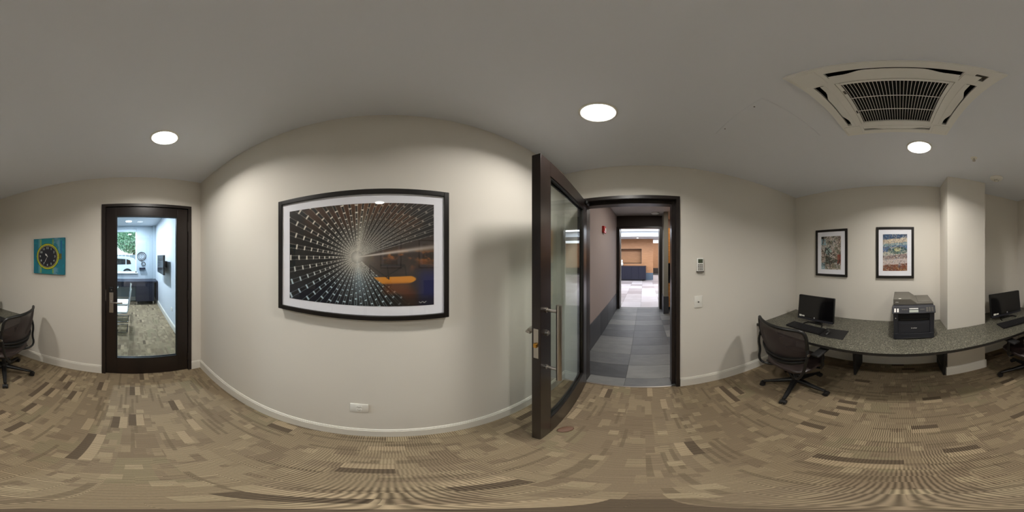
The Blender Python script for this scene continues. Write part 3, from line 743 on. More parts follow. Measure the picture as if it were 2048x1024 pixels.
MB().rbox(.4855, .9065, -.9045, -.4305, RZ - .0035, RZ - .0005, .001, 2).mk('panel', M_ceil, hp)
b = MB()
for q in ((.482, .485, -.908, -.427), (.907, .910, -.908, -.427), (.485, .907, -.908, -.905), (.485, .907, -.430, -.427)): b.box(*q, RZ - .003, RZ)
b.mk('frame', M_ceil, hp)
for (x, y) in ((.56, -.45), (.83, -.45)): MB().cyl((x, y, RZ - .0055), (x, y, RZ - .003), .004, n=10).mk('lock', M_grey, hp)
settle(hp, (.696, -.667, RZ))
sm = thing('smoke_detector', 'round white smoke detector on the ceiling before the pillar', 'smoke detector')
MB().lathe([(.07, RZ), (.072, RZ - .012), (.062, RZ - .022), (.03, RZ - .030), (.001, RZ - .031)], (-1.005, -1.495, 0), 36).mk('base', M_white, sm, True)
MB().lathe([(.022, RZ - .030), (.02, RZ - .048), (.001, RZ - .05)], (-1.005, -1.495, 0), 20).mk('sensor_cage', M_acw, sm, True)
for k in range(5):
    a = k * 2 * PI / 5; MB().cyl((-1.005 + .024 * math.cos(a), -1.495 + .024 * math.sin(a), RZ - .028), (-1.005 + .02 * math.cos(a), -1.495 + .02 * math.sin(a), RZ - .052), .002, n=6).mk('cage_rib', M_grey, sm)
settle(sm, (-1.005, -1.495, RZ))
sk = thing('sprinkler_head', 'small white sprinkler head on the ceiling', 'sprinkler')
MB().lathe([(.03, RZ), (.028, RZ - .006), (.001, RZ - .007)], (-.6, -1.23, 0), 28).mk('rose', M_white, sk, True)
MB().cyl((-.6, -1.23, RZ - .006), (-.6, -1.23, RZ - .03), .006, n=12).mk('nozzle', M_steel, sk)
MB().cyl((-.6, -1.23, RZ - .036), (-.6, -1.23, RZ - .034), .014, n=16).mk('deflector', M_steel, sk)
b = MB()
for s in (-1, 1): b.tube([(-.6 + s * .008, -1.23, RZ - .012), (-.6 + s * .014, -1.23, RZ - .024), (-.6 + s * .006, -1.23, RZ - .035)], .0018, 6)
b.mk('yoke', M_steel, sk)
settle(sk, (-.6, -1.23, RZ))

# ================================================================== PICTURES
def vnoise(U, V, s, seed, octs=4):
    out = np.zeros_like(U); amp = 1; tot = 0
    for o_ in range(octs):
        r_ = np.random.RandomState(seed + o_); n = int(s * 2 ** o_) + 3; G = r_.rand(n, n)
        x = U * s * 2 ** o_; y = V * s * 2 ** o_; i = np.clip(x.astype(int), 0, n - 2); j = np.clip(y.astype(int), 0, n - 2)
        fx = x - i; fy = y - j; fx = fx * fx * (3 - 2 * fx); fy = fy * fy * (3 - 2 * fy)
        out += amp * (G[i, j] * (1 - fx) * (1 - fy) + G[i + 1, j] * fx * (1 - fy) + G[i, j + 1] * (1 - fx) * fy + G[i + 1, j + 1] * fx * fy)
        tot += amp; amp *= .55
    return out / tot
def lerp(a, b, t): return a + (b - a) * t[..., None]
def col(*c): return np.array(c) / 255.
def sst(x, a, b): t = np.clip((x - a) / (b - a), 0, 1); return t * t * (3 - 2 * t)
def art_tunnel(U, V):
    W_, H_ = .754, .507; x = (U - .508) * W_; y = (V - .475) * H_
    r = np.hypot(x, y) + 1e-4; th = np.degrees(np.arctan2(y, x)) % 360
    n1 = vnoise(U, V, 5, 11)
    c = np.ones(U.shape + (3,)) * col(12, 10, 9)
    c = lerp(c, col(74, 48, 28), sst(V, .45, .95) * sst(n1, .3, .75) * .9)
    c = lerp(c, col(120, 76, 42), sst(V, .7, 1.) * np.exp(-((U - .60) / .22) ** 2) * .75)
    c = lerp(c, col(14, 16, 30), sst(.4 - V, .0, .35) * sst(.55 - U, 0, .2))
    # pale wedges above and below the vanishing point
    up = np.exp(-((th - 82) / 11) ** 2) * sst(.30 - r, 0, .2) * .55
    c = lerp(c, col(196, 194, 176), up * 1.2)
    dn = np.exp(-((th - 275) / 14) ** 2) * .75 * sst(.34 - r, 0, .3)
    c = lerp(c, col(140, 168, 184), dn)
    # strings of lights: rays with dashes
    ang = np.array([0, 15, 40, 70, 95, 130, 180, 230, 265, 300, 320, 360.]); spc = np.array([4.5, 4.5, 4.6, 6.2, 7.6, 9, 10.5, 9, 6.8, 6, 5.5, 4.5])
    fine = np.linspace(0, 360, 1441); cum = np.concatenate([[0], np.cumsum(.25 / np.interp(fine[:-1], ang, spc))])
    a = np.interp(th, fine, cum) % 1; sp_ = np.interp(th, ang, spc); da = np.abs(a - .5)
    pxw = .0016 / (r * np.radians(sp_))             # about one print cell as a share of the spacing
    k = (np.log(r) * 6.2 + .37 * np.floor(np.interp(th, fine, cum))) % 1
    half = .17
    dark = (da < half) & (k < .82)
    edge = (np.abs(da - half) < np.clip(pxw, .03, .3)) & (k < .82)
    dot = (da < half + .05) & (k > .84)
    ok = ((th > 16) & (th < 318)) & (r > .03)
    c[dark & ok] *= .25
    br = np.clip(1 - r * .4, .6, 1)
    lc = lerp(np.ones(U.shape + (3,)) * col(250, 246, 232), col(214, 238, 248), sst(.45 - V, 0, .3))
    ew = np.clip(.55 - r * .5, .25, .55)
    m = (edge & ok)[..., None]; c = np.where(m, c * (1 - ew[..., None]) + lc * ew[..., None], c)
    m = (dot & ok)[..., None]; dw = (br * np.where(th <= 80, .55, 1))[..., None]; c = np.where(m, c * (1 - dw) + lc * dw, c)
    c = lerp(c, lc, np.where((th > 16) & (th < 318), np.exp(-((r - .03) / .06) ** 2) * .35 * (np.sin(a * 2 * PI) > 0), 0))
    # right side: orange night city, blue below, yellow table-like patch
    rt = ((th > 318) | (th < 16))
    n2 = vnoise(U, V, 14, 31)
    city = np.ones(U.shape + (3,)) * col(52, 42, 36)
    city = lerp(city, col(216, 128, 56), np.exp(-((V - .485) / .045) ** 2) * sst(U, .54, .8) * sst(n2, .3, .55))
    city = lerp(city, col(150, 86, 44), np.exp(-((V - .40) / .05) ** 2) * sst(n2, .45, .65) * .6 * sst(U, .7, .9))
    city = lerp(city, col(34, 38, 84), sst(.42 - V, 0, .15) * sst(U, .84, .95))
    top = V > .5 + .0 * U
    c = np.where((rt & (r > .02))[..., None], city, c)
    tri = (V < .335 + .0 * U) & (V > .335 - .07 * 1 - .55 * np.maximum(0, (U - .86)) - .25 * np.maximum(0, .68 - U)) & (U > .60 + .0) & (U < .895) & (V > .29 - .9 * (U - .58) - .0)
    Vp = V + .05 * (U - .75) * -1; bot = .215 - .0 * U; pt = sst(Vp, .215, .235) * (1 - sst(Vp, .288, .296)) * sst(U, .60 + (.29 - V) * .9, .615 + (.29 - V) * .9) * (1 - sst(U + (Vp - .26) ** 2 * 30, .875, .89))
    c = lerp(c, col(226, 148, 44), pt * .95)
    pt2 = np.exp(-(((U - .76) / .09) ** 6 + ((V - .175) / .06) ** 4)) * .6
    c = lerp(c, col(128, 66, 24), pt2)
    c = lerp(c, col(90, 42, 20), np.exp(-(((U - .84) / .05) ** 4 + ((V - .08) / .1) ** 4)) * .7)
    low = sst(.14 - V, 0, .1) * sst(U, .70, .75)
    c = lerp(c, col(24, 18, 16), low * .6)
    # dark rail posts on the patch
    for (u0, v0, u1, v1) in ((.59, .40, .71, .27), (.70, .40, .71, .27), (.59, .39, .59, .32), (.70, .30, .81, .40), (.81, .40, .82, .30), (.66, .40, .81, .40)):
        d = np.array([u1 - u0, v1 - v0]); L2 = (d ** 2).sum() + 1e-9; t = np.clip(((U - u0) * d[0] + (V - v0) * d[1]) / L2, 0, 1)
        ds = np.hypot((U - u0 - t * d[0]) * 1.49, V - v0 - t * d[1]); c = lerp(c, col(22, 18, 16), (ds < .006) * .9)
    # the beam
    dyb = y - (.135 * (x)) ; wb = .002 + .03 * np.clip(x, 0, 1)
    bm = np.exp(-(dyb / wb) ** 2) * (x > 0); c = lerp(c, col(220, 210, 200), np.clip(bm * (1.0 - 1.4 * np.clip(x - .05, 0, 1)), 0, 1))
    c = lerp(c, col(216, 216, 210), np.exp(-(r / .030) ** 2)); c = lerp(c, col(214, 210, 196), np.exp(-(r / .085) ** 2) * .5)
    # signature
    sg = (np.abs(V - .035 - .006 * np.sin(U * 260)) < .004) & (U > .90) & (U < .95); c[sg] = col(170, 170, 170)
    return c
def strokes(U, V, c, n, seed, colr, w0, w1, asp=1.7, lo=.05, hi=.35, al=.9):
    r_ = np.random.RandomState(seed)
    for i in range(n):
        u0, v0 = r_.rand(2); a = r_.rand() * PI; L = r_.uniform(lo, hi); u1 = u0 + L * math.cos(a); v1 = v0 + L * math.sin(a) / asp * 1.3
        d = np.array([u1 - u0, (v1 - v0)]); L2 = (d ** 2).sum(); t = np.clip(((U - u0) * d[0] + (V - v0) * d[1]) / L2, 0, 1)
        ds = np.hypot(U - u0 - t * d[0], (V - v0 - t * d[1]) * asp); w_ = r_.uniform(w0, w1)
        cc = colr[r_.randint(len(colr))]
        c = lerp(c, np.array(cc), (ds < w_) * al)
    return c
def art_girders(U, V):
    n = vnoise(U, V * 1, 6, 50); n2 = vnoise(U, V, 11, 60)
    c = np.ones(U.shape + (3,)) * col(188, 168, 156)
    c = lerp(c, col(206, 198, 192), sst(n, .4, .6)); c = lerp(c, col(120, 116, 96), sst(n2, .48, .6) * .8)
    c = lerp(c, col(140, 180, 196), ((U < .26) & (V > .74) & (V < .92)) * .8 + ((U < .2) & (V < .2)) * .8)
    q = (np.abs(U - .35) / .22 + np.abs(V - .55) / .13) < 1; c = lerp(c, col(168, 196, 190), q * .9)
    c = lerp(c, col(150, 74, 56), ((U > .82) & (V > .18) & (V < .45)) * .9)
    c = lerp(c, col(60, 58, 46), ((V < .42 - .2 * (U - .2)) & (V > .12 + .12 * U) & (U > .22) & (U < .80)) * .85)
    c = strokes(U, V, c, 110, 5, [col(30, 28, 24), col(62, 54, 48)], .004, .011, 1.7, .08, .5)
    c = strokes(U, V, c, 90, 6, [col(216, 206, 196), col(120, 150, 140)], .004, .009, 1.7, .05, .25)
    c = strokes(U, V, c, 26, 7, [col(34, 28, 26)], .010, .022, 1.7, .05, .4)
    c = lerp(c, col(18, 16, 16), ((U < .12) & (V > .92)) * 1.)
    return c
def art_harbour(U, V):
    n = vnoise(U, V, 7, 80); yy = V + .06 * (U - .5) * -1 + .04 * (n - .5)
    c = np.ones(U.shape + (3,)) * col(190, 170, 150)
    for lo, hi, cc in ((.86, 1.1, (44, 78, 116)), (.74, .88, (206, 190, 166)), (.66, .76, (120, 150, 160)), (.52, .68, (70, 104, 146)), (.42, .54, (190, 190, 176)), (.30, .44, (150, 132, 128)), (.17, .32, (200, 186, 184)), (.0, .18, (128, 74, 50))):
        c = lerp(c, col(*cc), sst(yy, lo - .01, lo + .01) * (1 - sst(yy, hi - .01, hi + .01)))
    q = np.hypot((U - .62) / .42, (V - .56) / .10) < 1; c = lerp(c, col(58, 92, 84), q * .8)
    q = np.hypot((U - .6) / .14, (V - .58) / .05) < 1; c = lerp(c, col(214, 206, 150), q * .8)
    c = strokes(U, V, c, 320, 15, [col(40, 38, 44), col(96, 74, 62)], .003, .009, 1.55, .02, .09)
    c = strokes(U, V, c, 320, 16, [col(232, 224, 210), col(214, 200, 176), col(150, 170, 184)], .003, .009, 1.55, .02, .08)
    lowm = (V < .2)
    c2 = strokes(U, V, c, 130, 17, [col(150, 60, 40), col(206, 170, 90), col(60, 80, 110), col(60, 34, 30)], .005, .012, 1.55, .02, .09)
    return np.where(lowm[..., None], c2, c)
def picture(name, label, F, w_, h_, fw, mw, pw, ph_, nx, ny, fn, depth=.03, off=(0, 0)):
    """F: local x right, y up, z out of the wall; centre of the picture on the wall"""
    r = thing(name, label, 'picture')
    for (a, b_, c_, d_) in ((-w_ / 2, -w_ / 2 + fw, -h_ / 2, h_ / 2), (w_ / 2 - fw, w_ / 2, -h_ / 2, h_ / 2), (-w_ / 2 + fw, w_ / 2 - fw, -h_ / 2, -h_ / 2 + fw), (-w_ / 2 + fw, w_ / 2 - fw, h_ / 2 - fw, h_ / 2)):
        b = MB().box(a, b_, c_, d_, .001, depth); b.xf(F); b.mk('frame_rail', M_pframe, r, bevel=.0025)
    b = MB().box(-w_ / 2 + fw, w_ / 2 - fw, -h_ / 2 + fw, h_ / 2 - fw, .003, depth * .72)
    b.xf(F); b.mk('mat_board', M_mat, r)
    print_plane('print', F @ Matrix.Translation((off[0], off[1], depth * .72 + .0012)), pw, ph_, nx, ny, fn, r)
    b = MB().grid(lambda u, v: ((u - .5) * (w_ - 2 * fw), (v - .5) * (h_ - 2 * fw), depth * .86), 1, 1); b.xf(F); b.mk('glass', M_pglass, r)
    return r
FA = frame_m((-.1545, YN, 1.587), (1, 0, 0), (0, 0, 1))   # normal = x cross z = -y  -> into the room
p1 = picture('framed_picture', 'large framed photograph of a tunnel of light strings on the plain wall', FA, .912, .66, .026, .05, .756, .508, 330, 222, art_tunnel, .036)
settle(p1, (-.1545, YN, 1.257))
FC1 = frame_m((.908, YS, 1.623), (-1, 0, 0), (0, 0, 1))
p2 = picture('framed_picture', 'black framed print of steel girders above the monitor beside the corner', FC1, .47, .64, .032, .05, .29, .45, 110, 170, art_girders, .025)
settle(p2, (.908, YS, 1.303))
FC2 = frame_m((.062, YS, 1.623), (-1, 0, 0), (0, 0, 1))
p3 = picture('framed_picture', 'black framed print of a blue and cream harbour above the printer', FC2, .47, .64, .032, .05, .30, .455, 120, 180, art_harbour, .025)
settle(p3, (.062, YS, 1.303))

# watch canvas on the west wall
FW = frame_m((XW, -.99, 1.578), (0, 1, 0), (0, 0, 1))    # normal = y x z = +x
wc = thing('watch_canvas', 'square teal canvas print of a yellow wristwatch beside the glazed door', 'picture')
b = MB().box(-.218, .218, -.222, .222, .001, .03); b.xf(FW); b.mk('canvas', mat('teal_canvas', srgb(24, 110, 128), .7), wc)
def art_watch(U, V):
    x = (U - .5) * .436; y = (V - .5) * .444; n = vnoise(U, V, 8, 90)
    c = np.ones(U.shape + (3,)) * col(26, 118, 138)
    c = lerp(c, col(20, 150, 166), sst(n, .5, .7) * .5)
    c = lerp(c, col(110, 156, 160), ((U > .17) & (U < .27)) * .7)
    c = lerp(c, col(112, 150, 172), ((U > .66) & (U < .86)) * sst(n, .35, .6) * .8)
    c = lerp(c, col(16, 96, 150), ((U > .88) & (U < .93) & (V > .4) & (V < .92)) * .8)
    c = lerp(c, col(24, 130, 134), ((U > .28) & (U < .64)) * .8)
    for u in (.25, .65): c = lerp(c, col(150, 172, 60), ((np.abs(U - u) < .018) & (V > .02) & (V < .97)) * .8)
    cx, cy = -.012, -.004; r = np.hypot(x - cx, y - cy); a = np.degrees(np.arctan2(y - cy, x - cx))
    c = lerp(c, col(46, 40, 20), (r < .163)); 
    c = lerp(c, col(178, 196, 40), (r < .157) * 1.); c = lerp(c, col(214, 200, 30), ((r < .157) & (n > .52)) * .6)
    c = lerp(c, col(60, 58, 30), (r < .143) * 1.); c = lerp(c, col(160, 150, 110), (r < .138) * 1.)
    c = lerp(c, col(26, 28, 38), (r < .130) * 1.)
    kn = (np.abs(y - cy) < .034) & (x > cx + .155) & (x < cx + .195); c = lerp(c, col(110, 112, 40), kn * 1.); c = lerp(c, col(50, 46, 24), (kn & (np.sin(y * 900) > .3)) * .8)
    return c
print_plane('print', FW @ Matrix.Translation((0, 0, .0308)), .434, .442, 150, 150, art_watch, wc)
M_num = mat('numeral_white', srgb(206, 216, 216), .6)
for k in range(1, 13):
    nm = MB(); a = R(90 - 30 * k); t_ = text_mb(str(k), .036); t_.xf(Matrix.Translation((-.012 + .104 * math.cos(a), -.004 + .104 * math.sin(a), .0318))); nm.merge(t_.b)
    nm.xf(FW); nm.mk('numeral', M_num, wc)
def hand(L, w_, deg):
    a = R(90 - deg); return MB().prism([(-.012, 0), (L * .6, -w_), (L, 0), (L * .6, w_)], .0315, .0325, FW @ Matrix.Translation((-.012, -.004, 0)) @ Matrix.Rotation(a, 4, 'Z'))
hw = mat('hand_white', srgb(214, 210, 205), .6)
hand(.05, .011, 318).mk('hour_hand', hw, wc); hand(.1, .003, 208).mk('minute_hand', hw, wc)
settle(wc, (XW, -.99, 1.356))

# ================================================================== WALL FITTINGS
ot = thing('wall_outlet', 'white horizontal power outlet low on the wall under the large picture', 'outlet')
Fo = frame_m((-.142, YN, .487), (1, 0, 0), (0, 0, 1))
b = MB().rbox(-.046, .046, -.056, .056, 0, .007, .003, 2); b.xf(Fo); b.mk('plate', M_white, ot, True)
for s in (-1, 1):
    b = MB().rbox(-.016, .016, s * .02 - .014, s * .02 + .014, .006, .009, .001); b.xf(Fo); q = b.mk('socket', M_white, ot)
    b = MB()
    for dx in (-.006, .006): b.box(dx - .001, dx + .001, s * .02, s * .02 + .008, .0088, .0095)
    b.cyl((0, s * .02 - .007, .0088), (0, s * .02 - .007, .0095), .0025, n=8); b.xf(Fo); qq = b.mk('slots', M_gun, q); qq['kind'] = 'stuff'
settle(ot, (-.142, YN, .431))
FE = lambda y, z: frame_m((XE, y, z), (0, -1, 0), (0, 0, 1))   # normal = -y x z = -x
tm = thing('air_conditioner_remote', 'grey handheld remote control in a wall holder above the white switch', 'remote control')
Ft = FE(-.537, 1.494)
b = MB().rbox(-.034, .034, -.068, .066, 0, .022, .005); b.xf(Ft); b.mk('body', M_acw, tm, True)
b = MB().box(-.024, .024, .018, .056, .0215, .0235); b.xf(Ft); b.mk('display', mat('lcd', srgb(74, 84, 66), .3), tm)
for i in range(3):
    for j in range(4):
        b = MB().rbox(-.024 + i * .017, -.011 + i * .017, -.052 + j * .016, -.042 + j * .016, .0215, .0245, .001, 1); b.xf(Ft); b.mk('button', M_grey, tm)
b = MB().rbox(-.037, .037, -.074, -.06, 0, .026, .003); b.xf(Ft); b.mk('holder', M_grey, tm)
settle(tm, (XE, -.537, 1.42))
sw = thing('wall_switch', 'white wall plate with a small round button below the remote control', 'switch')
Fs = FE(-.522, 1.12)
b = MB().rbox(-.042, .042, -.062, .062, 0, .008, .003); b.xf(Fs); b.mk('plate', M_white, sw, True)
b = MB().cyl((0, 0, .007), (0, 0, .012), .008); b.xf(Fs); b.mk('button', M_grey, sw, True)
settle(sw, (XE, -.522, 1.058))

# ================================================================== DESK
DZ = .722; YF = -1.25
dk = thing('built_in_desk', 'long speckled grey laminate desk running wall to wall round the pillar', 'desk')
poly = [(XW + .002, YF), (XE - .002, YF), (XE - .002, YS + .002), (-.506, YS + .002), (-.506, -1.693), (-.976, -1.693), (-.976, YS + .002), (XW + .002, YS + .002)]
MB().prism(poly, DZ - .004, DZ).mk('worktop', M_granite, dk)
MB().prism(poly, DZ - .03, DZ - .004).mk('substrate', M_edge, dk)
MB().box(XW + .002, XE - .002, YF - .0, YF + .002, DZ - .03, DZ - .001).mk('front_edge', M_edge, dk)
for x in (.484, -.474):
    MB().prism([(YS + .016, 0.0), (-1.70, 0.0), (-1.70, .05), (-1.62, DZ - .035), (YS + .002, DZ - .035), (YS + .002, .145), (YS + .016, .145)], x - .012, x + .012, Matrix(((0, 0, 1, 0), (1, 0, 0, 0), (0, 1, 0, 0), (0, 0, 0, 1)))).mk('support_panel', M_black2, dk)
settle(dk, (0, -1.6, 0))
cbl = MB().tube([(.98, -1.9, .69), (.9, -1.95, .5), (.78, -1.98, .38), (.66, -1.99, .40), (.62, -1.98, .6), (.62, -1.97, .69)], .004, 6).mk('monitor_cable', M_black, None, True)
tag(cbl, 'black cable looping down behind the desk under the corner monitor', 'cable')
cbl = MB().tube([(-.2, -2.022, .50), (-.30, -2.0, .43), (-.40, -1.9, .32), (-.44, -1.78, .20), (-.45, -1.74, .16)], .0035, 6).mk('printer_cable', M_grey, None, True)
tag(cbl, 'thin grey cable slung under the desk beside the pillar', 'cable')

# ---- monitors
def computer(name, label):
    r = thing(name, label, 'computer', 'all-in-one computers on the desk')
    tl = Matrix.Rotation(R(7), 4, 'X')
    MB().rbox(-.243, .243, -.022, .022, .042, .362, .012, 3, tl).mk('housing', M_black, r, True)
    sc_ = MB().rbox(-.238, .238, .0215, .0245, .075, .357, .001, 1, tl).mk('screen', M_screen, r)
    MB().box(-.238, .238, .0225, .0255, .047, .073, tl).mk('speaker_strip', M_gun, r)
    MB().cyl((0, .024, .086), (0, .0265, .086), .009, n=20).xf(tl).mk('round_logo', mat('logo_grey', srgb(190, 190, 190), .4), r)
    t_ = text_mb('hp', .011, .0003); t_.xf(Matrix.Translation((0, .0268, .086)) @ Matrix.Rotation(PI, 4, 'Z') @ Matrix.Rotation(R(90), 4, 'X')); t_.xf(tl); t_.mk('logo_letters', M_black, r)
    for (x, w_, h_) in ((.205, .009, .012), (.187, .009, .012), (.155, .017, .008)):
        MB().box(x - w_, x + w_, .024, .0262, .09 - h_, .09 + h_, tl).mk('sticker', M_white, r)
    MB().tube([(-.12, .06, .0085), (-.1, .0, .0085), (0, -.02, .0085), (.1, 0, .0085), (.12, .06, .0085)], .008, 8).mk('stand_foot', M_black, r, True)
    MB().rbox(-.07, .07, -.12, -.0, 0, .012, .004, 2).mk('rear_foot', M_black, r)
    MB().box(-.04, .04, -.007, .007, 0, .19, Matrix.Translation((0, -.095, .0125)) @ Matrix.Rotation(R(-13), 4, 'X')).mk('stand_stem', M_black, r)
    return r
m1 = computer('desktop_computer', 'black all-in-one computer at the corner end of the desk')
m1.location = (.965, -1.675, DZ)
m2 = copy_tree(m1); m2['label'] = 'black all-in-one computer on the desk beyond the pillar'; m2.location = (-1.315, -1.715, DZ)

def keyboard(label):
    r = thing('keyboard', label, 'keyboard', 'black keyboards on the desk')
    MB().rbox(-.222, .222, -.078, .078, 0, .016, .005, 2).mk('case', M_black, r, True)
    km = mat('key_plastic', srgb(34, 34, 36), .5) if 'key_plastic' not in bpy.data.materials else bpy.data.materials['key_plastic']
    p = None
    for j in range(6):
        for i in range(22):
            x = .212 - .0193 * i - .001; y = .062 - .0245 * j
            if i in (15, 19) and False: continue
            if p is None: p = MB().prism([(-.008, -.009), (.008, -.009), (.008, .009), (-.008, .009)], .015, .021).mk('key', km, r, bevel=.0015); q = p
            else: q = p.copy(); C.objects.link(q)
            q.location = (x, -y, 0)
    return r
k1 = keyboard('black keyboard before the corner computer'); k1.location = (.99, -1.51, DZ); k1.rotation_euler = (0, 0, R(-2))
k2 = copy_tree(k1); k2['label'] = 'black keyboard before the computer beyond the pillar'; k2.location = (-1.285, -1.50, DZ)
mp = MB().rbox(-.125, .125, -.11, .11, 0, .004, .0015, 1).mk('mouse_mat', M_black2); mp.location = (.652, -1.525, DZ); mp.rotation_euler = (0, 0, R(3)); tag(mp, 'black mouse mat on the desk beside the corner keyboard', 'mouse mat')
def mouse(label):
    r = thing('computer_mouse', label, 'mouse')
    def f(u, v):
        a = u * 2 * PI; e = v * PI / 2; return (.031 * math.cos(a) * math.cos(e), .052 * math.sin(a) * math.cos(e), .034 * math.sin(e) * (1 - .15 * math.sin(a)))
    MB().grid(f, 24, 8).mk('shell', M_black, r, True)
    MB().cyl((-.004, -.022, .03), (.004, -.022, .03), .009, n=14).mk('wheel', M_grey, r)
    return r
ms = mouse('black computer mouse on the mouse mat'); ms.location = (.715, -1.50, DZ + .004)

# ---- printer
pr = thing('laser_printer', 'charcoal multifunction laser printer on the desk', 'printer')
# local: x to the viewer's right when facing it is -X world; build in world orientation, front towards +Y
PX = -.132; PYf = -1.525; PYb = -1.93
def pb(x0, x1, y0, y1, z0, z1): return (PX + x0, PX + x1, y0, y1, DZ + z0, DZ + z1)
b = MB(); 
b.prism([(-.185, .0), (.185, .0), (.19, .03), (.195, .29), (-.195, .29), (-.19, .03)], PYb, PYf - .014, Matrix(((1, 0, 0, PX), (0, 0, 1, 0), (0, 1, 0, DZ), (0, 0, 0, 1))))
b.mk('body', M_gun, pr, bevel=.004)
b = MB()
for q in ((-.195, -.15, .21, .30), (.15, .195, .21, .30)): b.box(*pb(q[0], q[1], PYf - .014, PYf, q[2], q[3]))
b.box(*pb(-.15, .15, PYf - .014, PYf, .195, .21)); b.mk('front_surround', M_gun, pr)
MB().box(*pb(-.15, .15, PYf - .0145, PYf - .010, .21, .295)).mk('output_slot', M_void, pr)
MB().box(*pb(-.13, .13, PYf - .012, PYf - .004, .222, .236)).mk('output_tray', M_black, pr)
MB().rbox(*pb(-.15, .15, PYf - .014, PYf + .001, .075, .192), .003, 2).mk('front_cover', M_gun, pr)
MB().box(*pb(-.192, -.153, PYf - .014, PYf - .001, .01, .21)).mk('side_column', M_gun, pr)
MB().box(*pb(.153, .192, PYf - .014, PYf - .001, .01, .21)).mk('side_column', M_gun, pr)
MB().rbox(*pb(-.183, .183, PYf - .016, PYf + .002, .006, .072), .003, 2).mk('paper_tray', M_gun, pr)
MB().rbox(*pb(-.1, .1, PYf - .002, PYf + .0035, .006, .02), .002, 1).mk('tray_grip', M_black, pr)
# control panel sloping forward
cp = Matrix.Translation((PX, PYf - .002, DZ + .335)) @ Matrix.Rotation(R(-62), 4, 'X')
q = MB().rbox(-.205, .205, -.036, .04, -.022, .0, .004, 2, cp).mk('control_panel', M_gun, pr)
LX = Matrix.Rotation(PI, 4, 'Z')
def cpb(x0, x1, y0, y1, h=.003): # x positive = viewer's right
    return MB().box(-x1, -x0, y0, y1, -.002, h, cp)
cpb(-.045, .04, .002, .028, .002).mk('display', mat('lcd_pale', srgb(170, 176, 166), .3), q)
cpb(-.045, .04, -.014, -.006).mk('display_keys', M_acw, q)
for x in (-.178, -.152): cpb(x - .008, x + .008, -.012, .026).mk('mode_button', M_acw, q)
for i in range(3):
    for j in range(4): cpb(.115 + i * .026, .133 + i * .026, -.02 + j * .012, -.012 + j * .012).mk('number_button', M_grey, q)
for i in range(3):
    cpb(.06 + i * .014, .07 + i * .014, -.004, .004).mk('arrow_button', M_grey, q)
for i in range(3): cpb(-.115 + i * .02, -.1 + i * .02, -.004, .002).mk('option_button', M_grey, q)
# scanner and document feeder
MB().rbox(*pb(-.197, .197, PYb, PYf - .03, .30, .368), .006, 2).mk('scanner_bed', M_gun, pr)
b = MB(); b.prism([(.0, .0), (.197, .0), (.197, .062), (.03, .062), (-.03, .022), (-.03, 0)], PYb + .01, PYf - .055, Matrix(((1, 0, 0, PX), (0, 0, 1, 0), (0, 1, 0, DZ + .368), (0, 0, 0, 1))))
b.mk('document_feeder', M_grey, pr, bevel=.004)
MB().rbox(*pb(-.197, -.02, PYb + .01, PYf - .055, .366, .386), .005, 2).mk('feeder_tray', M_grey, pr)
MB().rbox(*pb(-.175, -.045, PYb + .04, PYf - .09, .385, .392), .003, 1).mk('tray_guide', M_grey, pr)
MB().box(*pb(.12, .145, PYf - .0785, PYf - .062, .429, .4315)).mk('label_sticker', M_white, pr)
fm = Matrix.Translation((PX, 0, DZ)) @ Matrix(((-1, 0, 0, 0), (0, 0, 1, 0), (0, 1, 0, 0), (0, 0, 0, 1)))
t_ = text_mb('brother', .018, .0005); t_.xf(fm @ Matrix.Translation((0, .135, PYf + .0015))); t_.mk('front_lettering', M_acw, pr)
t_ = text_mb('MFC', .016, .0005); t_.xf(fm @ Matrix.Translation((-.16, .395, PYf - .0545))); t_.mk('feeder_lettering', M_acw, pr)
MB().cyl((PX + .172, PYf - .002, DZ + .245), (PX + .172, PYf + .001, DZ + .245), .005, n=12).mk('power_button', M_acw, pr)
settle(pr, (PX, -1.73, DZ))

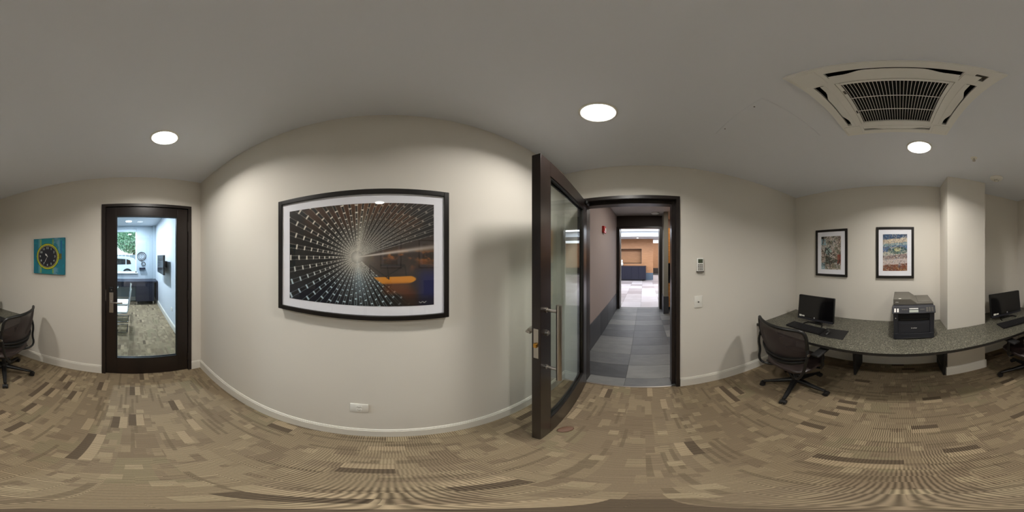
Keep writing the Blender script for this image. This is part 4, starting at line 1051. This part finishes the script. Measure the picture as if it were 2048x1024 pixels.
# ================================================================== CHAIRS
def office_chair(label):
    r = thing('office_chair', label, 'chair', 'black mesh swivel chairs at the desk')
    # five-star base
    RB = .315
    for k in range(5):
        a = R(72 * k); d = Vector((math.cos(a), math.sin(a), 0)); n_ = Vector((-d.y, d.x, 0))
        b = MB()
        pts = [d * .02 + Vector((0, 0, .135)), d * .1 + Vector((0, 0, .125)), d * .2 + Vector((0, 0, .1)), d * (RB - .01) + Vector((0, 0, .075))]
        ws2 = [.030, .026, .021, .015]; hs = [.022, .018, .014, .010]; rings = []
        for p_, w2, h2 in zip(pts, ws2, hs):
            rings.append([b.b.verts.new(p_ + n_ * sx * w2 * f2 + Vector((0, 0, sz * h2))) for sx, sz, f2 in ((-1, -1, 1), (1, -1, 1), (1, .4, 1), (.6, 1, 1), (-.6, 1, 1), (-1, .4, 1))])
        for A, B in zip(rings, rings[1:]):
            for i in range(6): b.b.faces.new((A[i], A[(i + 1) % 6], B[(i + 1) % 6], B[i]))
        b.b.faces.new(rings[0][::-1]); b.b.faces.new(rings[-1])
        lg = b.mk('leg', M_black, r, True)
        c0 = d * RB; b = MB()
        for s in (-1, 1):
            b.cyl(c0 + n_ * s * .008 + Vector((0, 0, .027)), c0 + n_ * s * .026 + Vector((0, 0, .027)), .027, n=18)
        b.cyl(c0 + Vector((0, 0, .03)), c0 + Vector((0, 0, .08)), .008, n=10)
        b.cyl(c0 - n_ * .022 + Vector((0, 0, .04)), c0 + n_ * .022 + Vector((0, 0, .04)), .022, n=14)
        b.mk('caster', M_black2, lg, True)
    MB().lathe([(.04, .105), (.045, .12), (.045, .15), (.034, .17), (.03, .18)], (0, 0, 0), 24).mk('hub', M_black, r, True)
    MB().cyl((0, 0, .17), (0, 0, .3), .026).cyl((0, 0, .29), (0, 0, .39), .016).mk('gas_column', M_black2, r, True)
    MB().rbox(-.085, .085, -.13, .12, .375, .425, .015, 2).mk('mechanism', M_black2, r, True)
    MB().cyl((-.08, .04, .395), (-.22, .05, .395), .006, n=8).cyl((-.215, .05, .395), (-.245, .05, .395), .015, n=14).mk('tilt_knob', M_steel, r, True)
    # seat cushion
    def seat(u, v):
        a = u * 2 * PI; e = (v - .5) * PI
        sx = abs(math.cos(a)) ** .55 * (1 if math.cos(a) > 0 else -1); sy = abs(math.sin(a)) ** .55 * (1 if math.sin(a) > 0 else -1)
        ce = abs(math.cos(e)) ** .45; se = math.sin(e)
        x = .245 * sx * ce; y = .225 * sy * ce + .01
        z = .455 + .033 * abs(se) ** .7 * (1 if se > 0 else -1) - .35 * max(0, y - .12) ** 1.3 + .12 * x * x
        return (x, y, z)
    MB().grid(seat, 40, 14).mk('seat', M_leather, r, True)
    MB().rbox(-.21, .21, -.19, .19, .415, .435, .01, 2).mk('seat_pan', M_black, r)
    # backrest surface
    def bk(u, v, off=0):
        t = (u - .5) * 2; wv = .215 + .05 * math.sin(PI * min(1, v * .7 + .1)) + .025 * v
        x = t * wv; z = .565 + .425 * v - .012 * abs(t) ** 3 * (v - .35) + .03 * (1 - v) * abs(t) ** 2
        y = -.245 - .075 * v + .10 * abs(t) ** 2.2 + .035 * math.sin(PI * v) * -1 * .4 - .0
        return Vector((x, y + off, z))
    MB().grid(lambda u, v: bk(u, v), 20, 14).mk('mesh_back', M_mesh, r, True)
    out = [bk(i / 16, 1) for i in range(17)] + [bk(1, 1 - j / 12) for j in range(1, 13)] + [bk(1 - i / 16, 0) for i in range(1, 17)] + [bk(0, j / 12) for j in range(1, 12)]
    # round the corners
    for _ in range(3): out = [(out[i - 1] + out[i] * 2 + out[(i + 1) % len(out)]) / 4 for i in range(len(out))]
    MB().tube(out, .0145, 10, True, up=(0, 1, 0)).mk('back_frame', M_black, r, True)
    for vv, tt in ((.2, .010), (.08, .012)):
        MB().tube([bk(i / 14, vv, -.012) for i in range(15)], tt, 8, up=(0, 1, 0)).mk('lumbar_bar', M_black, r, True)
    b = MB().grid(lambda u, v: bk(.08 + .84 * u, .06 + .22 * v, -.006), 14, 5); b.mk('lumbar_panel', M_black2, r, True)
    for s in (-1, 1):
        p0 = bk(.5 + s * .5, .42)
        MB().tube(smooth_path([p0 + Vector((s * .0, -.0, .06)), p0 + Vector((s * .012, -.012, 0)), p0 + Vector((s * .012, -.03, -.08)), Vector((s * .262, -.215, .56)), Vector((s * .25, -.245, .48)), Vector((s * .21, -.24, .425)), Vector((s * .14, -.18, .40)), Vector((s * .06, -.09, .40))], 2), .0125, 10, up=(1, 0, 0)).mk('support_tube', M_black, r, True)
        MB().lathe([(.001, -.007), (.016, -.007), (.016, .007), (.001, .007)], p0 + Vector((s * .018, -.012, -.02)), 16, 'X').mk('pivot_cap', M_steel, r, True)
        arm = MB().tube([(s * .08, .03, .41), (s * .2, .03, .405), (s * .262, .03, .42), (s * .275, .03, .46), (s * .275, .03, .60), (s * .27, .03, .64)], [.014, .015, .018, .019, .019, .016], 10, up=(0, 1, 0), flat=.7).mk('arm_post', M_black, r, True)
        MB().rbox(s * .27 - .042, s * .27 + .042, -.09, .14, .642, .668, .011, 3).mk('arm_pad', M_black2, r, True)
    return r
c1 = office_chair('black mesh swivel chair at the corner computer')
c1.location = (.92, -1.235, 0); c1.rotation_euler = (0, 0, PI + R(-3))
# legs were laid out from local angle 0; spin just the base so casters sit where the photograph has them
def spin_base(root, world_deg):
    base_rot = R(world_deg) - root.rotation_euler.z
    for c in kids(root):
        if c.name.split('.')[0] == 'leg': c.rotation_euler = (0, 0, base_rot)
c2 = copy_tree(c1); c2['label'] = 'black mesh swivel chair at the computer beyond the pillar'
c2.location = (-1.29, -1.29, 0); c2.rotation_euler = (0, 0, PI + R(6))
spin_base(c1, 37); spin_base(c2, 47)
